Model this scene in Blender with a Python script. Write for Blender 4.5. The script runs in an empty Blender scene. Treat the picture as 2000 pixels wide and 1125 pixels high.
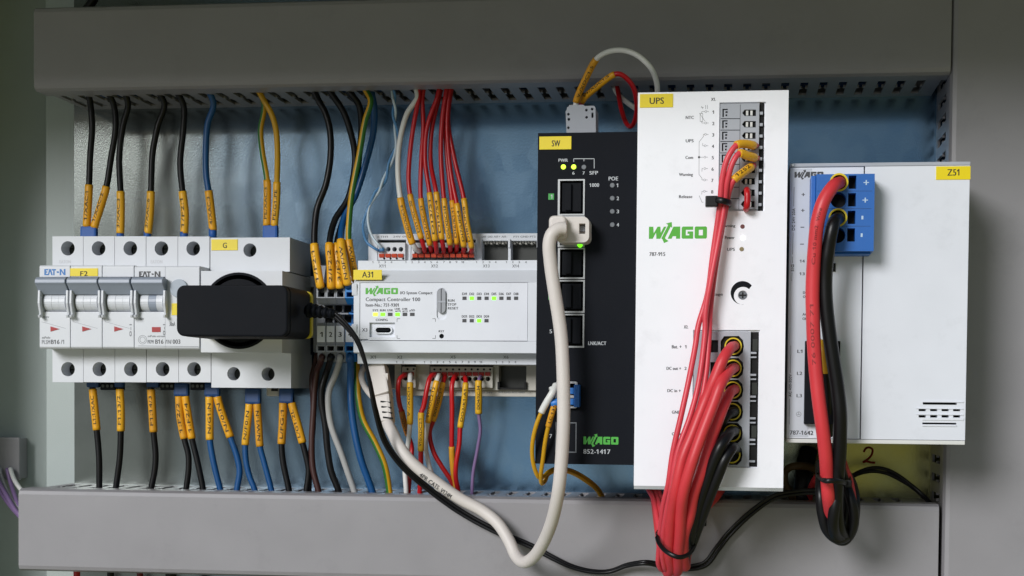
import bpy, bmesh, math, random
from mathutils import Vector, Matrix
from mathutils.geometry import tessellate_polygon
random.seed(7)
SC = bpy.context.scene
COL = SC.collection
# ------------------------------------------------------------------ camera
F, PX, PY, VX, VY, L = 3150.0, 1000.0, 870.0, 1440.0, 765.0, 905.0
RD = Vector((VX-PX, VY-PY, F)).normalized()
_hx = -(F*F + (575-PY)*(VY-PY))/(VX-PX)
RX = -Vector((_hx, 575-PY, F)).normalized()
RN = RD.cross(RX)
cam = bpy.data.cameras.new('camera'); camo = bpy.data.objects.new('camera', cam); COL.objects.link(camo)
def _w(e): return Vector((RX.dot(e), RD.dot(e), -RN.dot(e)))
_m = Matrix((_w(Vector((1,0,0))), _w(Vector((0,-1,0))), _w(Vector((0,0,-1))))).transposed()
camo.matrix_world = Matrix.Translation((0, -L/1000, 0)) @ _m.to_4x4()
cam.sensor_width = 36; cam.lens = F/2000*36
cam.shift_x = (1000-PX)/2000; cam.shift_y = (PY-562.5)/2000
cam.clip_start = 0.01; cam.clip_end = 100
SC.camera = camo
# ------------------------------------------------------------------ daylight
SUN_EL, SUN_AZ = math.radians(21), math.radians(-25)      # azimuth from straight in front of the cabinet, to the left
world = bpy.data.worlds.new('World'); SC.world = world; world.use_nodes = True
nt = world.node_tree; nt.nodes.clear()
wo = nt.nodes.new('ShaderNodeOutputWorld'); bg = nt.nodes.new('ShaderNodeBackground')
sky = nt.nodes.new('ShaderNodeTexSky'); sky.sky_type = 'NISHITA'; sky.sun_disc = False
sky.sun_elevation = SUN_EL; sky.sun_rotation = math.pi - SUN_AZ
sky.air_density = 1.0; sky.dust_density = 1.0
bg.inputs[1].default_value = 0.05
# below the horizon: lawn and paving that the open cabinet faces
tc = nt.nodes.new('ShaderNodeTexCoord'); sx = nt.nodes.new('ShaderNodeSeparateXYZ')
mr = nt.nodes.new('ShaderNodeMapRange'); mr.inputs[1].default_value = -0.01; mr.inputs[2].default_value = 0.01
mx = nt.nodes.new('ShaderNodeMix'); mx.data_type = 'RGBA'
gm = nt.nodes.new('ShaderNodeMix'); gm.data_type = 'RGBA'
gr = nt.nodes.new('ShaderNodeMapRange'); gr.inputs[1].default_value = -0.03; gr.inputs[2].default_value = 0.05
gm.inputs[7].default_value = (2.9, 2.9, 1.1, 1)
# added bright band below the horizon to lift the plate's reflections, darker ground nearer
pm = nt.nodes.new('ShaderNodeMix'); pm.data_type = 'RGBA'; pr_ = nt.nodes.new('ShaderNodeMapRange'); pr_.inputs[1].default_value = -0.28; pr_.inputs[2].default_value = -0.10
pm.inputs[6].default_value = (3.3, 3.4, 3.3, 1); pm.inputs[7].default_value = (9.0, 9.3, 9.0, 1)
nt.links.new(sx.outputs['Z'], pr_.inputs[0]); nt.links.new(pr_.outputs[0], pm.inputs[0]); nt.links.new(pm.outputs[2], gm.inputs[6])
lk = nt.links.new
lk(tc.outputs['Generated'], sx.inputs[0]); lk(sx.outputs['Z'], mr.inputs[0]); lk(sx.outputs['X'], gr.inputs[0])
lk(gr.outputs[0], gm.inputs[0]); lk(gm.outputs[2], mx.inputs[6])
lk(mr.outputs[0], mx.inputs[0]); 
# bluish treeline band added to dim the sky reflected in the plate, up to about ten degrees above the horizon
tl = nt.nodes.new('ShaderNodeMix'); tl.data_type = 'RGBA'; tr = nt.nodes.new('ShaderNodeMapRange'); tr.inputs[1].default_value = 0.15; tr.inputs[2].default_value = 0.21
tl.inputs[6].default_value = (1.95, 2.15, 2.35, 1); lk(sx.outputs['Z'], tr.inputs[0]); lk(tr.outputs[0], tl.inputs[0]); lk(sky.outputs[0], tl.inputs[7]); lk(tl.outputs[2], mx.inputs[7])
lk(mx.outputs[2], bg.inputs[0]); lk(bg.outputs[0], wo.inputs[0])
sun = bpy.data.lights.new('sun', 'SUN'); suno = bpy.data.objects.new('sun', sun); COL.objects.link(suno)
sun.energy = 1.5; sun.angle = math.radians(20); sun.color = (0.965, 0.975, 1.0)
_sd = Vector((math.sin(SUN_AZ)*math.cos(SUN_EL), -math.cos(SUN_AZ)*math.cos(SUN_EL), math.sin(SUN_EL)))
suno.rotation_euler = _sd.to_track_quat('Z', 'Y').to_euler(); suno.location = _sd*3
SC.view_settings.view_transform = 'Standard'; SC.view_settings.look = 'None'
SC.view_settings.exposure = 0.72; SC.view_settings.gamma = 1
SC.cycles.max_bounces = 6

# ------------------------------------------------------------------ geometry helpers (millimetres, X right, d out of the plate, Z up)
def U(u, v, d=0.0):
    r = Vector(((u-PX)/F, (v-PY)/F, 1)); t = (L-d)/r.dot(RD)
    return (t*r.dot(RX), d, -t*r.dot(RN))
def rc(u0, v0, u1, v1, d):
    um, vm = (u0+u1)/2, (v0+v1)/2
    return U(u0, vm, d)[0], U(u1, vm, d)[0], U(um, v1, d)[2], U(um, v0, d)[2]   # x0 x1 zbottom ztop
def px(u, v, d): return (U(u+10, v, d)[0]-U(u, v, d)[0])/10                       # mm per picture pixel
def lin(c): return c/12.92 if c <= 0.04045 else ((c+0.055)/1.055)**2.4
def hexc(h): return tuple(lin(int(h[i:i+2], 16)/255) for i in (0, 2, 4))+(1,)
MATS = {}
def mat(name, h, rough=0.45, metal=0.0, var=0.06, bump=0.02, scale=400, emit=0, spec=0.5, stretch=None, coat=0.0, wave=0.0):
    if name in MATS: return MATS[name]
    m = bpy.data.materials.new(name); m.use_nodes = True; n = m.node_tree.nodes; l = m.node_tree.links.new
    b = n['Principled BSDF']; c = hexc(h)
    b.inputs['Roughness'].default_value = rough; b.inputs['Metallic'].default_value = metal
    b.inputs['Specular IOR Level'].default_value = spec; b.inputs['Coat Weight'].default_value = coat
    t = n.new('ShaderNodeTexCoord'); mp = n.new('ShaderNodeMapping'); l(t.outputs['Object'], mp.inputs[0])
    if stretch: mp.inputs['Scale'].default_value = stretch
    no = n.new('ShaderNodeTexNoise'); no.inputs['Scale'].default_value = scale*0.12; no.inputs['Detail'].default_value = 5
    l(mp.outputs[0], no.inputs[0])
    r = n.new('ShaderNodeMapRange'); r.inputs[1].default_value = 0.3; r.inputs[2].default_value = 0.7
    r.inputs[3].default_value = 1-var; r.inputs[4].default_value = 1+var; l(no.outputs[0], r.inputs[0])
    v = n.new('ShaderNodeVectorMath'); v.operation = 'SCALE'; v.inputs[0].default_value = c[:3]
    l(r.outputs[0], v.inputs['Scale']); l(v.outputs[0], b.inputs['Base Color'])
    r2 = n.new('ShaderNodeMapRange'); r2.inputs[3].default_value = max(0.02, rough-0.08); r2.inputs[4].default_value = rough+0.08
    l(no.outputs[0], r2.inputs[0]); l(r2.outputs[0], b.inputs['Roughness'])
    if bump:
        n2 = n.new('ShaderNodeTexNoise'); n2.inputs['Scale'].default_value = scale*6; n2.inputs['Detail'].default_value = 3
        l(mp.outputs[0], n2.inputs[0]); bp = n.new('ShaderNodeBump'); bp.inputs['Strength'].default_value = bump*8
        bp.inputs['Distance'].default_value = 0.0001; l(n2.outputs[0], bp.inputs['Height']); l(bp.outputs[0], b.inputs['Normal'])
    if wave:                                         # slight bowing and finger smudges of large moulded or folded faces
        n4 = n.new('ShaderNodeTexNoise'); n4.inputs['Scale'].default_value = 11; n4.inputs['Detail'].default_value = 2; l(t.outputs['Object'], n4.inputs[0])
        b4 = n.new('ShaderNodeBump'); b4.inputs['Strength'].default_value = wave; b4.inputs['Distance'].default_value = 0.0025; l(n4.outputs[0], b4.inputs['Height'])
        if bump: l(b4.outputs[0], bp.inputs['Normal'])
        else: l(b4.outputs[0], b.inputs['Normal'])
        n5 = n.new('ShaderNodeTexNoise'); n5.inputs['Scale'].default_value = 38; n5.inputs['Detail'].default_value = 8; n5.inputs['Roughness'].default_value = 0.7; l(t.outputs['Object'], n5.inputs[0])
        r5 = n.new('ShaderNodeMapRange'); r5.inputs[1].default_value = 0.55; r5.inputs[2].default_value = 0.75; r5.inputs[3].default_value = 1.0; r5.inputs[4].default_value = 0.90; l(n5.outputs[0], r5.inputs[0])
        v5 = n.new('ShaderNodeVectorMath'); v5.operation = 'SCALE'; l(v.outputs[0], v5.inputs[0]); l(r5.outputs[0], v5.inputs['Scale']); l(v5.outputs[0], b.inputs['Base Color'])
    if emit:
        b.inputs['Emission Color'].default_value = c; b.inputs['Emission Strength'].default_value = emit
    MATS[name] = m; return m

ORG = {}
def link(o, parent):
    COL.objects.link(o)
    if parent: o.parent = parent
    return o
def tag(o, label, cat, group=None):
    o['label'] = label; o['category'] = cat
    if group: o['group'] = group
    return o
def thing(name, label, cat, org, group=None):
    o = bpy.data.objects.new(name, None); o.empty_display_size = 0.01
    o.location = (org[0]/1000, -org[1]/1000, org[2]/1000); COL.objects.link(o); ORG[o.name] = Vector(o.location)
    return tag(o, label, cat, group)
class MB:
    def __init__(s): s.v = []; s.f = []; s.m = []
    def q(s, pts, m=0):
        b = len(s.v); s.v += [tuple(p) for p in pts]; s.f.append(tuple(range(b, b+len(pts)))); s.m.append(m); return s
    def box(s, x0, x1, d0, d1, z0, z1, m=0):
        b = len(s.v)
        s.v += [(x, d, z) for x in (x0, x1) for d in (d0, d1) for z in (z0, z1)]
        for f in ((0,1,3,2),(4,6,7,5),(0,4,5,1),(2,3,7,6),(0,2,6,4),(1,5,7,3)): s.f.append(tuple(b+i for i in f)); s.m.append(m)
        return s
    def prism(s, prof, x0, x1, m=0):                 # profile of (d,z) points, extruded along X
        b = len(s.v); n = len(prof)
        s.v += [(x0, d, z) for d, z in prof]+[(x1, d, z) for d, z in prof]
        for i in range(n): s.f.append((b+i, b+(i+1) % n, b+n+(i+1) % n, b+n+i)); s.m.append(m)
        s.f.append(tuple(b+i for i in range(n))); s.f.append(tuple(b+n+i for i in reversed(range(n)))); s.m += [m, m]
        return s
    def poly(s, pts, d0, d1, m=0):                   # outline of (x,z) points, extruded from d0 to d1
        b = len(s.v); n = len(pts)
        s.v += [(x, d0, z) for x, z in pts]+[(x, d1, z) for x, z in pts]
        for i in range(n): s.f.append((b+i, b+(i+1) % n, b+n+(i+1) % n, b+n+i)); s.m.append(m)
        s.f.append(tuple(b+i for i in reversed(range(n)))); s.f.append(tuple(b+n+i for i in range(n))); s.m += [m, m]
        return s
    def cyl(s, x, z, r, d0, d1, n=24, m=0, r1=None):
        r1 = r if r1 is None else r1; b = len(s.v)
        for d, rr in ((d0, r), (d1, r1)): s.v += [(x+rr*math.cos(2*math.pi*i/n), d, z+rr*math.sin(2*math.pi*i/n)) for i in range(n)]
        for i in range(n): s.f.append((b+i, b+(i+1) % n, b+n+(i+1) % n, b+n+i)); s.m.append(m)
        s.f.append(tuple(b+i for i in reversed(range(n)))); s.f.append(tuple(b+n+i for i in range(n))); s.m += [m, m]
        return s
    def flat(s, pts, d, m=0): return s.q([(x, d, z) for x, z in pts], m)
    def holed(s, outer, holes, d, dback, hd, m=0, mh=None, floor=True):
        # block whose front face (at d) has sunk openings; hd depth of each opening
        mh = m if mh is None else mh
        loops = [outer]+holes; fl = [p for lp in loops for p in lp]; b = len(s.v)
        s.v += [(x, d, z) for x, z in fl]
        for t in tessellate_polygon([[Vector((x, z, 0)) for x, z in lp] for lp in loops]):
            s.f.append(tuple(b+i for i in t)); s.m.append(m)
        n = len(outer); c = len(s.v); s.v += [(x, dback, z) for x, z in outer]
        for i in range(n): s.f.append((b+i, b+(i+1) % n, c+(i+1) % n, c+i)); s.m.append(m)
        s.f.append(tuple(c+i for i in range(n))); s.m.append(m)
        o = b+n
        for k, hp in enumerate(holes):
            dd = d-(hd[k] if isinstance(hd, (list, tuple)) else hd); c = len(s.v); n = len(hp)
            s.v += [(x, dd, z) for x, z in hp]
            for i in range(n): s.f.append((o+i, o+(i+1) % n, c+(i+1) % n, c+i)); s.m.append(m if mh == m else (mh if floor == 'walls' else m))
            if floor: s.f.append(tuple(c+i for i in range(n))); s.m.append(mh)
            o += n
        return s
    def build(s, name, mats, parent=None, bevel=0.0, smooth=False, seg=2, weld=True, label=None):
        org = Vector((0, 0, 0))
        p = parent
        while p is not None and p.parent is not None: p = p.parent
        if p is not None: org = ORG.get(p.name, org)
        me = bpy.data.meshes.new(name)
        me.from_pydata([(x/1000-org.x, -d/1000-org.y, z/1000-org.z) for x, d, z in s.v], [], s.f)
        for mt in (mats if isinstance(mats, (list, tuple)) else [mats]): me.materials.append(mt)
        me.polygons.foreach_set('material_index', s.m)
        bm = bmesh.new(); bm.from_mesh(me)
        if weld: bmesh.ops.remove_doubles(bm, verts=bm.verts, dist=1e-6)
        bmesh.ops.recalc_face_normals(bm, faces=bm.faces)
        if bevel:
            ed = [e for e in bm.edges if len(e.link_faces) == 2 and e.calc_face_angle(0) > math.radians(35)]
            bmesh.ops.bevel(bm, geom=ed, offset=bevel/1000, segments=seg, affect='EDGES', profile=0.6, clamp_overlap=True)
        bm.to_mesh(me); bm.free()
        if smooth: me.polygons.foreach_set('use_smooth', [True]*len(me.polygons))
        o = bpy.data.objects.new(name, me); link(o, parent)
        if label: o['label'] = label
        if parent is None: ORG[o.name] = Vector((0, 0, 0))
        return o
def rectp(x0, x1, z0, z1): return [(x0, z0), (x1, z0), (x1, z1), (x0, z1)]
def circ(x, z, r, n=24, sx=1, sz=1): return [(x+r*sx*math.cos(2*math.pi*i/n), z+r*sz*math.sin(2*math.pi*i/n)) for i in range(n)]
def rrect(x0, x1, z0, z1, r, n=5):
    p = []
    for cx, cz, a in ((x1-r, z0+r, -90), (x1-r, z1-r, 0), (x0+r, z1-r, 90), (x0+r, z0+r, 180)):
        p += [(cx+r*math.cos(math.radians(a+90*i/n)), cz+r*math.sin(math.radians(a+90*i/n))) for i in range(n+1)]
    return p
def rr(u0, v0, u1, v1, d): return rectp(*rc(u0, v0, u1, v1, d))

# ------------------------------------------------------------------ lettering
_tc = {}
def _right(s):
    c = bpy.data.curves.new('t', 'FONT'); c.body = s; c.resolution_u = 1; c.space_character = 1.05
    o = bpy.data.objects.new('t', c); COL.objects.link(o)
    me = bpy.data.meshes.new_from_object(o.evaluated_get(bpy.context.evaluated_depsgraph_get())); x = max(v.co.x for v in me.vertices)
    bpy.data.objects.remove(o); bpy.data.curves.remove(c); bpy.data.meshes.remove(me); return x
def glyphs(s):
    if s not in _tc:
        c = bpy.data.curves.new('t', 'FONT'); c.body = s; c.resolution_u = 3; c.space_character = 1.05
        o = bpy.data.objects.new('t', c); COL.objects.link(o)
        dg = bpy.context.evaluated_depsgraph_get(); me = bpy.data.meshes.new_from_object(o.evaluated_get(dg))
        vs = [tuple(v.co[:2]) for v in me.vertices]; fs = [tuple(p.vertices) for p in me.polygons]
        bpy.data.objects.remove(o); bpy.data.curves.remove(c); bpy.data.meshes.remove(me)
        if '1' in s:                                 # give the plain bar of a 1 its flag
            top = max(v[1] for v in vs)
            for k, ch in enumerate(s):
                if ch != '1': continue
                xr = _right(s[:k+1]); b = len(vs); w = 0.11
                vs += [(xr-w+0.005, top), (xr-w-0.16, top-0.17), (xr-w-0.16, top-0.27), (xr-w+0.005, top-0.13)]; fs.append((b, b+1, b+2, b+3))
        x0 = min(v[0] for v in vs); x1 = max(v[0] for v in vs); y0 = min(v[1] for v in vs); y1 = max(v[1] for v in vs)
        _tc[s] = ([((x-x0)/(x1-x0), (y-y0)/(y1-y0)) for x, y in vs], fs)
    return _tc[s]
def letters(s, box, d, m, parent, rot=0, bold=0.14):
    x0, x1, z0, z1 = rc(*box, d); vs, fs = glyphs(s); mb = MB()
    if s in ('1', 'I') and (x1-x0) > 0.5*(z1-z0): q = (x0+x1)/2; w = 0.45*(z1-z0); x0, x1 = q-w/2, q+w/2
    for k, off in enumerate([0] if not bold else [-bold/2, bold/2]):
        b = len(mb.v)
        for x, y in vs:
            if rot == 90: x, y = 1-y, x
            elif rot == -90: x, y = y, 1-x
            mb.v.append((x0+(x1-x0)*x+off, d+0.06+0.02*k, z0+(z1-z0)*y))
        mb.f += [tuple(b+i for i in f) for f in fs]; mb.m += [0]*len(fs)
    return mb.build('lettering', m, parent, weld=False)
def lines(segs, w, d, m, parent, name='printed_line'):
    mb = MB(); k = 0
    for a, b in segs:
        A, B = U(*a, d), U(*b, d); t = Vector((B[0]-A[0], B[2]-A[2]))
        n = Vector((-t.y, t.x)).normalized()*w/2; k += 1
        mb.flat([(A[0]-n.x, A[2]-n.y), (B[0]-n.x, B[2]-n.y), (B[0]+n.x, B[2]+n.y), (A[0]+n.x, A[2]+n.y)], d+0.06+0.004*(k % 3))
    o = mb.build(name, m, parent, weld=False); return o
LOGO = [  # drawn on a 460 x 164 field, y down
 [(0,37),(34,37),(37,88),(68,37),(90,37),(93,84),(118,37),(137,37),(90,129),(59,129),(56,82),(30,129),(0,129)],
 [(133,14),(178,2),(183,47),(171,37),(127,122),(134,133),(156,146),(120,162),(106,131),(98,127),(151,24)],
 [(148,129),(192,37),(246,37),(246,129),(214,129),(214,110),(188,110),(178,129)],
 [(258,45),(266,37),(348,37),(348,62),(290,62),(290,104),(318,104),(318,92),(304,92),(304,74),(348,74),(348,129),(266,129),(258,121)],
 [(360,45),(368,37),(448,37),(456,45),(456,62),(392,62),(392,104),(360,104)],
 [(392,104),(424,104),(424,62),(456,62),(456,121),(448,129),(368,129),(360,121),(360,104)]]
def logo(box, d, m, parent):
    x0, x1, z0, z1 = rc(*box, d); mb = MB()
    for p in LOGO:
        pts = [(x0+(x1-x0)*x/457, z1-(z1-z0)*y/163) for x, y in p]; b = len(mb.v)
        mb.v += [(x, d+0.06, z) for x, z in pts]
        for t in tessellate_polygon([[Vector((x, z, 0)) for x, z in pts]]): mb.f.append(tuple(b+i for i in t)); mb.m.append(0)
    return mb.build('logo', m, parent, weld=False)
EAT = [[(0,0),(22,0),(18,8),(9,8),(9,14),(16,14),(15,22),(9,22),(9,30),(18,30),(22,38),(0,38)],
       [(25,0),(34,0),(44,38),(36,38),(30,14),(24,38),(18,38)], [(37,0),(60,0),(60,9),(53,9),(53,38),(46,38),(46,9),(39,9)],
       [(63,14),(74,14),(76,24),(65,24)], [(79,0),(87,0),(100,24),(100,0),(109,0),(109,38),(100,38),(87,14),(87,38),(79,38)]]
def logo2(box, d, m, parent):
    x0, x1, z0, z1 = rc(*box, d); mb = MB()
    for p in EAT:
        pts = [(x0+(x1-x0)*x/109, z1-(z1-z0)*y/38) for x, y in p]; b = len(mb.v)
        mb.v += [(x, d+0.06, z) for x, z in pts]
        for t in tessellate_polygon([[Vector((x, z, 0)) for x, z in pts]]): mb.f.append(tuple(b+i for i in t)); mb.m.append(0)
    return mb.build('logo', m, parent, weld=False)
def sticker(box, d, s, tbox, parent):
    x0, x1, z0, z1 = rc(*box, d)
    o = MB().box(x0, x1, d-0.2, d+0.35, z0, z1).build('label_sticker', M_YEL, parent, bevel=0.1)
    letters(s, tbox, d+0.35, M_INK, o); return o

# ------------------------------------------------------------------ wires
def spline(pts, k=8):
    n = len(pts); out = []; P = [Vector(p) for p in pts]
    P = [P[0]*2-P[1]]+P+[P[-1]*2-P[-2]]
    for i in range(1, n):
        a, b, c, e = P[i-1], P[i], P[i+1], P[i+2]
        t0 = 0; t1 = t0+max((b-a).length, 1e-3)**.5; t2 = t1+max((c-b).length, 1e-3)**.5; t3 = t2+max((e-c).length, 1e-3)**.5
        for j in range(k+(i == n-1)):
            t = t1+(t2-t1)*j/k
            A1 = a*((t1-t)/(t1-t0))+b*((t-t0)/(t1-t0)); A2 = b*((t2-t)/(t2-t1))+c*((t-t1)/(t2-t1)); A3 = c*((t3-t)/(t3-t2))+e*((t-t2)/(t3-t2))
            B1 = A1*((t2-t)/(t2-t0))+A2*((t-t0)/(t2-t0)); B2 = A2*((t3-t)/(t3-t1))+A3*((t-t1)/(t3-t1))
            out.append(B1*((t2-t)/(t2-t1))+B2*((t-t1)/(t2-t1)))
    return out
def frames(c):
    fr = []; prev = None
    for i in range(len(c)):
        t = (c[min(i+1, len(c)-1)]-c[max(i-1, 0)]).normalized()
        if prev is None:
            n = Vector((0, 1, 0)); n = n-t*n.dot(t)
            if n.length < 0.2: n = Vector((0, 0, 1)); n = n-t*n.dot(t)
        else: n = prev-t*prev.dot(t)
        n.normalize()
        if prev is not None:                         # drift back so that n keeps facing outward where it can
            w = Vector((0, 1, 0)); w = w-t*w.dot(t)
            if w.length > 0.3 and w.dot(n) > -0.2: n = (n*0.6+w.normalized()*0.4).normalized()
        prev = n; fr.append((t, n, t.cross(n)))
    return fr
def tube(mb, c, r, n=12, stripe=None, flare=None, m=0, cap=True):
    fr = frames(c); b = len(mb.v)
    for i, p in enumerate(c):
        rr_ = r[i] if isinstance(r, list) else r
        t, nn, s = fr[i]
        for j in range(n):
            a = 2*math.pi*j/n; mb.v.append(tuple(p+(nn*math.cos(a)+s*math.sin(a))*rr_))
    for i in range(len(c)-1):
        for j in range(n):
            mb.f.append((b+i*n+j, b+i*n+(j+1) % n, b+(i+1)*n+(j+1) % n, b+(i+1)*n+j))
            mm = m
            if stripe is not None:
                a = ((j+0.5)/n+stripe[0]+stripe[1]*i) % 1
                mm = 1 if a < 0.36 else 0
            mb.m.append(mm)
    if cap:
        mb.f.append(tuple(b+j for j in reversed(range(n)))); mb.m.append(m)
        mb.f.append(tuple(b+(len(c)-1)*n+j for j in range(n))); mb.m.append(m)
    return mb
def wrap_text(s, c, r, m, parent, side=0.0, flip=False, h=None):
    vs, fs = glyphs(s); fr = frames(c); mb = MB(); n = len(c)-1
    bm = bmesh.new(); bv = [bm.verts.new((x, y, 0)) for x, y in vs]
    for f in fs:
        try: bm.faces.new([bv[i] for i in f])
        except ValueError: pass
    bmesh.ops.triangulate(bm, faces=bm.faces); bmesh.ops.subdivide_edges(bm, edges=bm.edges, cuts=1, use_grid_fill=True)
    bm.verts.ensure_lookup_table(); bm.verts.index_update()
    vs = [tuple(v.co[:2]) for v in bm.verts]; fs = [tuple(v.index for v in f.verts) for f in bm.faces]; bm.free()
    h = h or r*0.78
    for x, y in vs:
        if flip: x, y = 1-x, 1-y
        q = (0.17+0.68*x)*n; i = min(int(q), n-1); f = q-i
        p = c[i].lerp(c[i+1], f); nn = fr[i][1].lerp(fr[i+1][1], f).normalized(); ss = fr[i][2].lerp(fr[i+1][2], f).normalized()
        a = (y-0.5)*h/r+side; mb.v.append(tuple(p+(nn*math.cos(a)+ss*math.sin(a))*(r+0.12)))
    nv = len(mb.v); d_ = (c[-1]-c[0]).normalized()*0.13
    mb.v += [(v[0]+d_.x, v[1]+d_.y+0.015, v[2]+d_.z) for v in mb.v]
    mb.f = list(fs)+[tuple(i+nv for i in f) for f in fs]; mb.m = [0]*len(mb.f)
    return mb.build('lettering', m, parent, weld=False)
K = 8
WIRES = []
def wire(label, col, r, pts, sleeves=(), group=None, name='wire', cat='wire', stripe=None, n=12, sl_r=None, sl_mat=None):
    c = spline([U(*p) for p in pts], K)
    org = c[len(c)-1]
    mats = col if isinstance(col, list) else [col]
    mb = MB(); tube(mb, c, r, n, stripe)
    root = mb.build(name, mats, None, smooth=True, weld=False)
    tag(root, label, cat, group)
    for sl in sleeves:
        i0, i1, txt = sl[:3]
        cc = c[int(i0*K):int(i1*K)+1]; R = sl_r or r*1.28
        t = MB(); e0 = cc[0]+(cc[0]-cc[1])*0.001; tube(t, cc, R, 14)
        so = t.build('marker_sleeve', (sl[3] if sl[3] is not M_SLVB else random.choice(SLB)) if len(sl) > 3 else random.choice(SLV), root, smooth=True, weld=False)
        me = so.data
        for pgn in me.polygons:
            if len(pgn.vertices) > 4: pgn.use_smooth = False
        if txt: wrap_text(txt, cc, R, M_SINK, so, side=random.uniform(-0.35, 0.35), flip=(cc[-1].z > cc[0].z) ^ True)
    return root
def ferrule(wireo, box, d, m, round_=False, th=4.0):
    x0, x1, z0, z1 = rc(*box, d)
    mb = MB()
    if round_:
        xc = (x0+x1)/2; r = (x1-x0)/2; tube(mb, [Vector((xc, d, z1)), Vector((xc, d, (z0+z1)/2)), Vector((xc, d, z0))], r, 14)
        return mb.build('ferrule', m, wireo, smooth=True)
    mb.box(x0, x1, d-th/2, d+th/2, z0, z1)
    return mb.build('ferrule', m, wireo, bevel=1.2)

# ------------------------------------------------------------------ materials
M_YEL = mat('sticker_yellow', 'e8d000', 0.35, var=0.02)
M_SLV = mat('sleeve_yellow', 'dfa016', 0.45, var=0.08, bump=0.03)
M_SLVB = mat('sleeve_bright_yellow', 'e8b61a', 0.45, var=0.05)
SLV = [M_SLV, mat('sleeve_yellow_aged', 'd19314', 0.55, var=0.12, bump=0.05), mat('sleeve_yellow_fresh', 'e5ab24', 0.38, var=0.06)]
SLB = [M_SLVB, mat('sleeve_bright_worn', 'dcaa1e', 0.5, var=0.1, bump=0.04)]
M_SINK = mat('sleeve_ink', '33260f', 0.6, var=0.2)
M_INK = mat('ink', '15130f', 0.6, var=0.1)
M_DUCT = mat('duct_pvc', '8f8d90', 0.4, var=0.035, bump=0.05, scale=260, wave=0.5)
M_DARK = mat('dark_void', '0b0b0c', 0.8, var=0.2)
M_PAINT = mat('cabinet_paint', 'a4aeab', 0.45, var=0.04, bump=0.08, scale=250)
M_WHITE = mat('breaker_plastic', 'd2d5da', 0.42, var=0.03, bump=0.03)
M_CTRL = mat('controller_plastic', 'd8dce2', 0.42, var=0.03, bump=0.03)
M_CTRLP = mat('controller_panel', 'e2e5ec', 0.3, var=0.02)
M_UPS = mat('white_powder_paint', 'f3f4f9', 0.42, var=0.015, bump=0.05, wave=0.2)
M_PSU = mat('pale_grey_plastic', 'dcdfe6', 0.4, var=0.02, bump=0.03, wave=0.2)
M_PSUL = mat('print_foil', 'c4c8d0', 0.35, var=0.03)
M_STEEL = mat('bright_steel', 'c9ccd0', 0.3, 1.0, var=0.05)
M_SCREW = mat('screw_steel', '4c4f4a', 0.4, 0.8, var=0.3)
M_BLK = mat('black_plastic', '0d1016', 0.6, var=0.1, bump=0.06, spec=0.12)
M_SWB = mat('black_metal', '10131a', 0.65, var=0.05, bump=0.05, spec=0.12)
M_CBLK = mat('black_insulation', '0f0f11', 0.36, var=0.1, bump=0.02, spec=0.3)
M_RED = mat('red_insulation', 'b80f18', 0.36, var=0.06)
M_RED2 = mat('red_cable_rubber', 'd2383f', 0.45, var=0.06, bump=0.03)
M_RED3 = mat('red_insulation_pale', 'd8434f', 0.4, var=0.06)
M_BLUE = mat('blue_insulation', '0a4a80', 0.38, var=0.08)
M_NAVY = mat('ferrule_navy', '0e3c70', 0.5, var=0.08)
M_FBLU = mat('ferrule_blue', '1c55a0', 0.5, var=0.08)
M_WHT = mat('white_insulation', 'd8d8d4', 0.4, var=0.04)
M_GRYW = mat('grey_insulation', 'a6a6a4', 0.4, var=0.04)
M_BRN = mat('brown_insulation', '3c1f1c', 0.4, var=0.08)
M_YW = mat('yellow_insulation', 'c79612', 0.4, var=0.05)
M_GN = mat('green_insulation', '2f6a24', 0.4, var=0.08)
M_VIO = mat('violet_insulation', '7f6792', 0.4, var=0.06)
M_PATCH = mat('patch_cable_sheath', 'd6cfc9', 0.5, var=0.03, bump=0.04)
M_LGREY = mat('light_grey_plastic', 'a9adb5', 0.45, var=0.04)
M_TGREY = mat('terminal_grey', '8e9299', 0.45, var=0.05)
M_TBLUE = mat('terminal_blue', '1878bf', 0.42, var=0.05)
M_BLUEC = mat('connector_blue', '1c62b2', 0.42, var=0.04)
M_TOG = mat('toggle_grey', '949dab', 0.4, var=0.04)
M_LEDOFF = mat('led_off', '6f7378', 0.3, var=0.05)
M_LED = mat('led_lit_green', '6ee81a', 0.3, emit=1.0, bump=0)
M_LEDY = mat('led_lit_lime', 'c4f23a', 0.3, emit=1.0, bump=0)
M_LOGO = mat('logo_green', '4fae2e', 0.4, var=0.02)
M_GRYINK = mat('grey_ink', '3a3b3e', 0.5, var=0.05)
M_FAINT = mat('faint_ink', '7c7f84', 0.5, var=0.05)
M_WINK = mat('white_ink', 'b8bcc0', 0.5, var=0.05)
M_ORG = mat('lever_orange', 'c4472a', 0.4, var=0.06)
M_REDL = mat('lever_red', '9a2a28', 0.4, var=0.06)
M_BEIGE = mat('plug_housing_beige', 'b9b6ac', 0.5, var=0.04)
M_RING = mat('ferrule_ring_yellow', 'd8c21c', 0.4, var=0.05)
M_SMOKE = mat('smoked_cavity', '2b2e2a', 0.35, var=0.1)
M_REDP = mat('indicator_red', 'a01414', 0.35, var=0.05)

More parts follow.
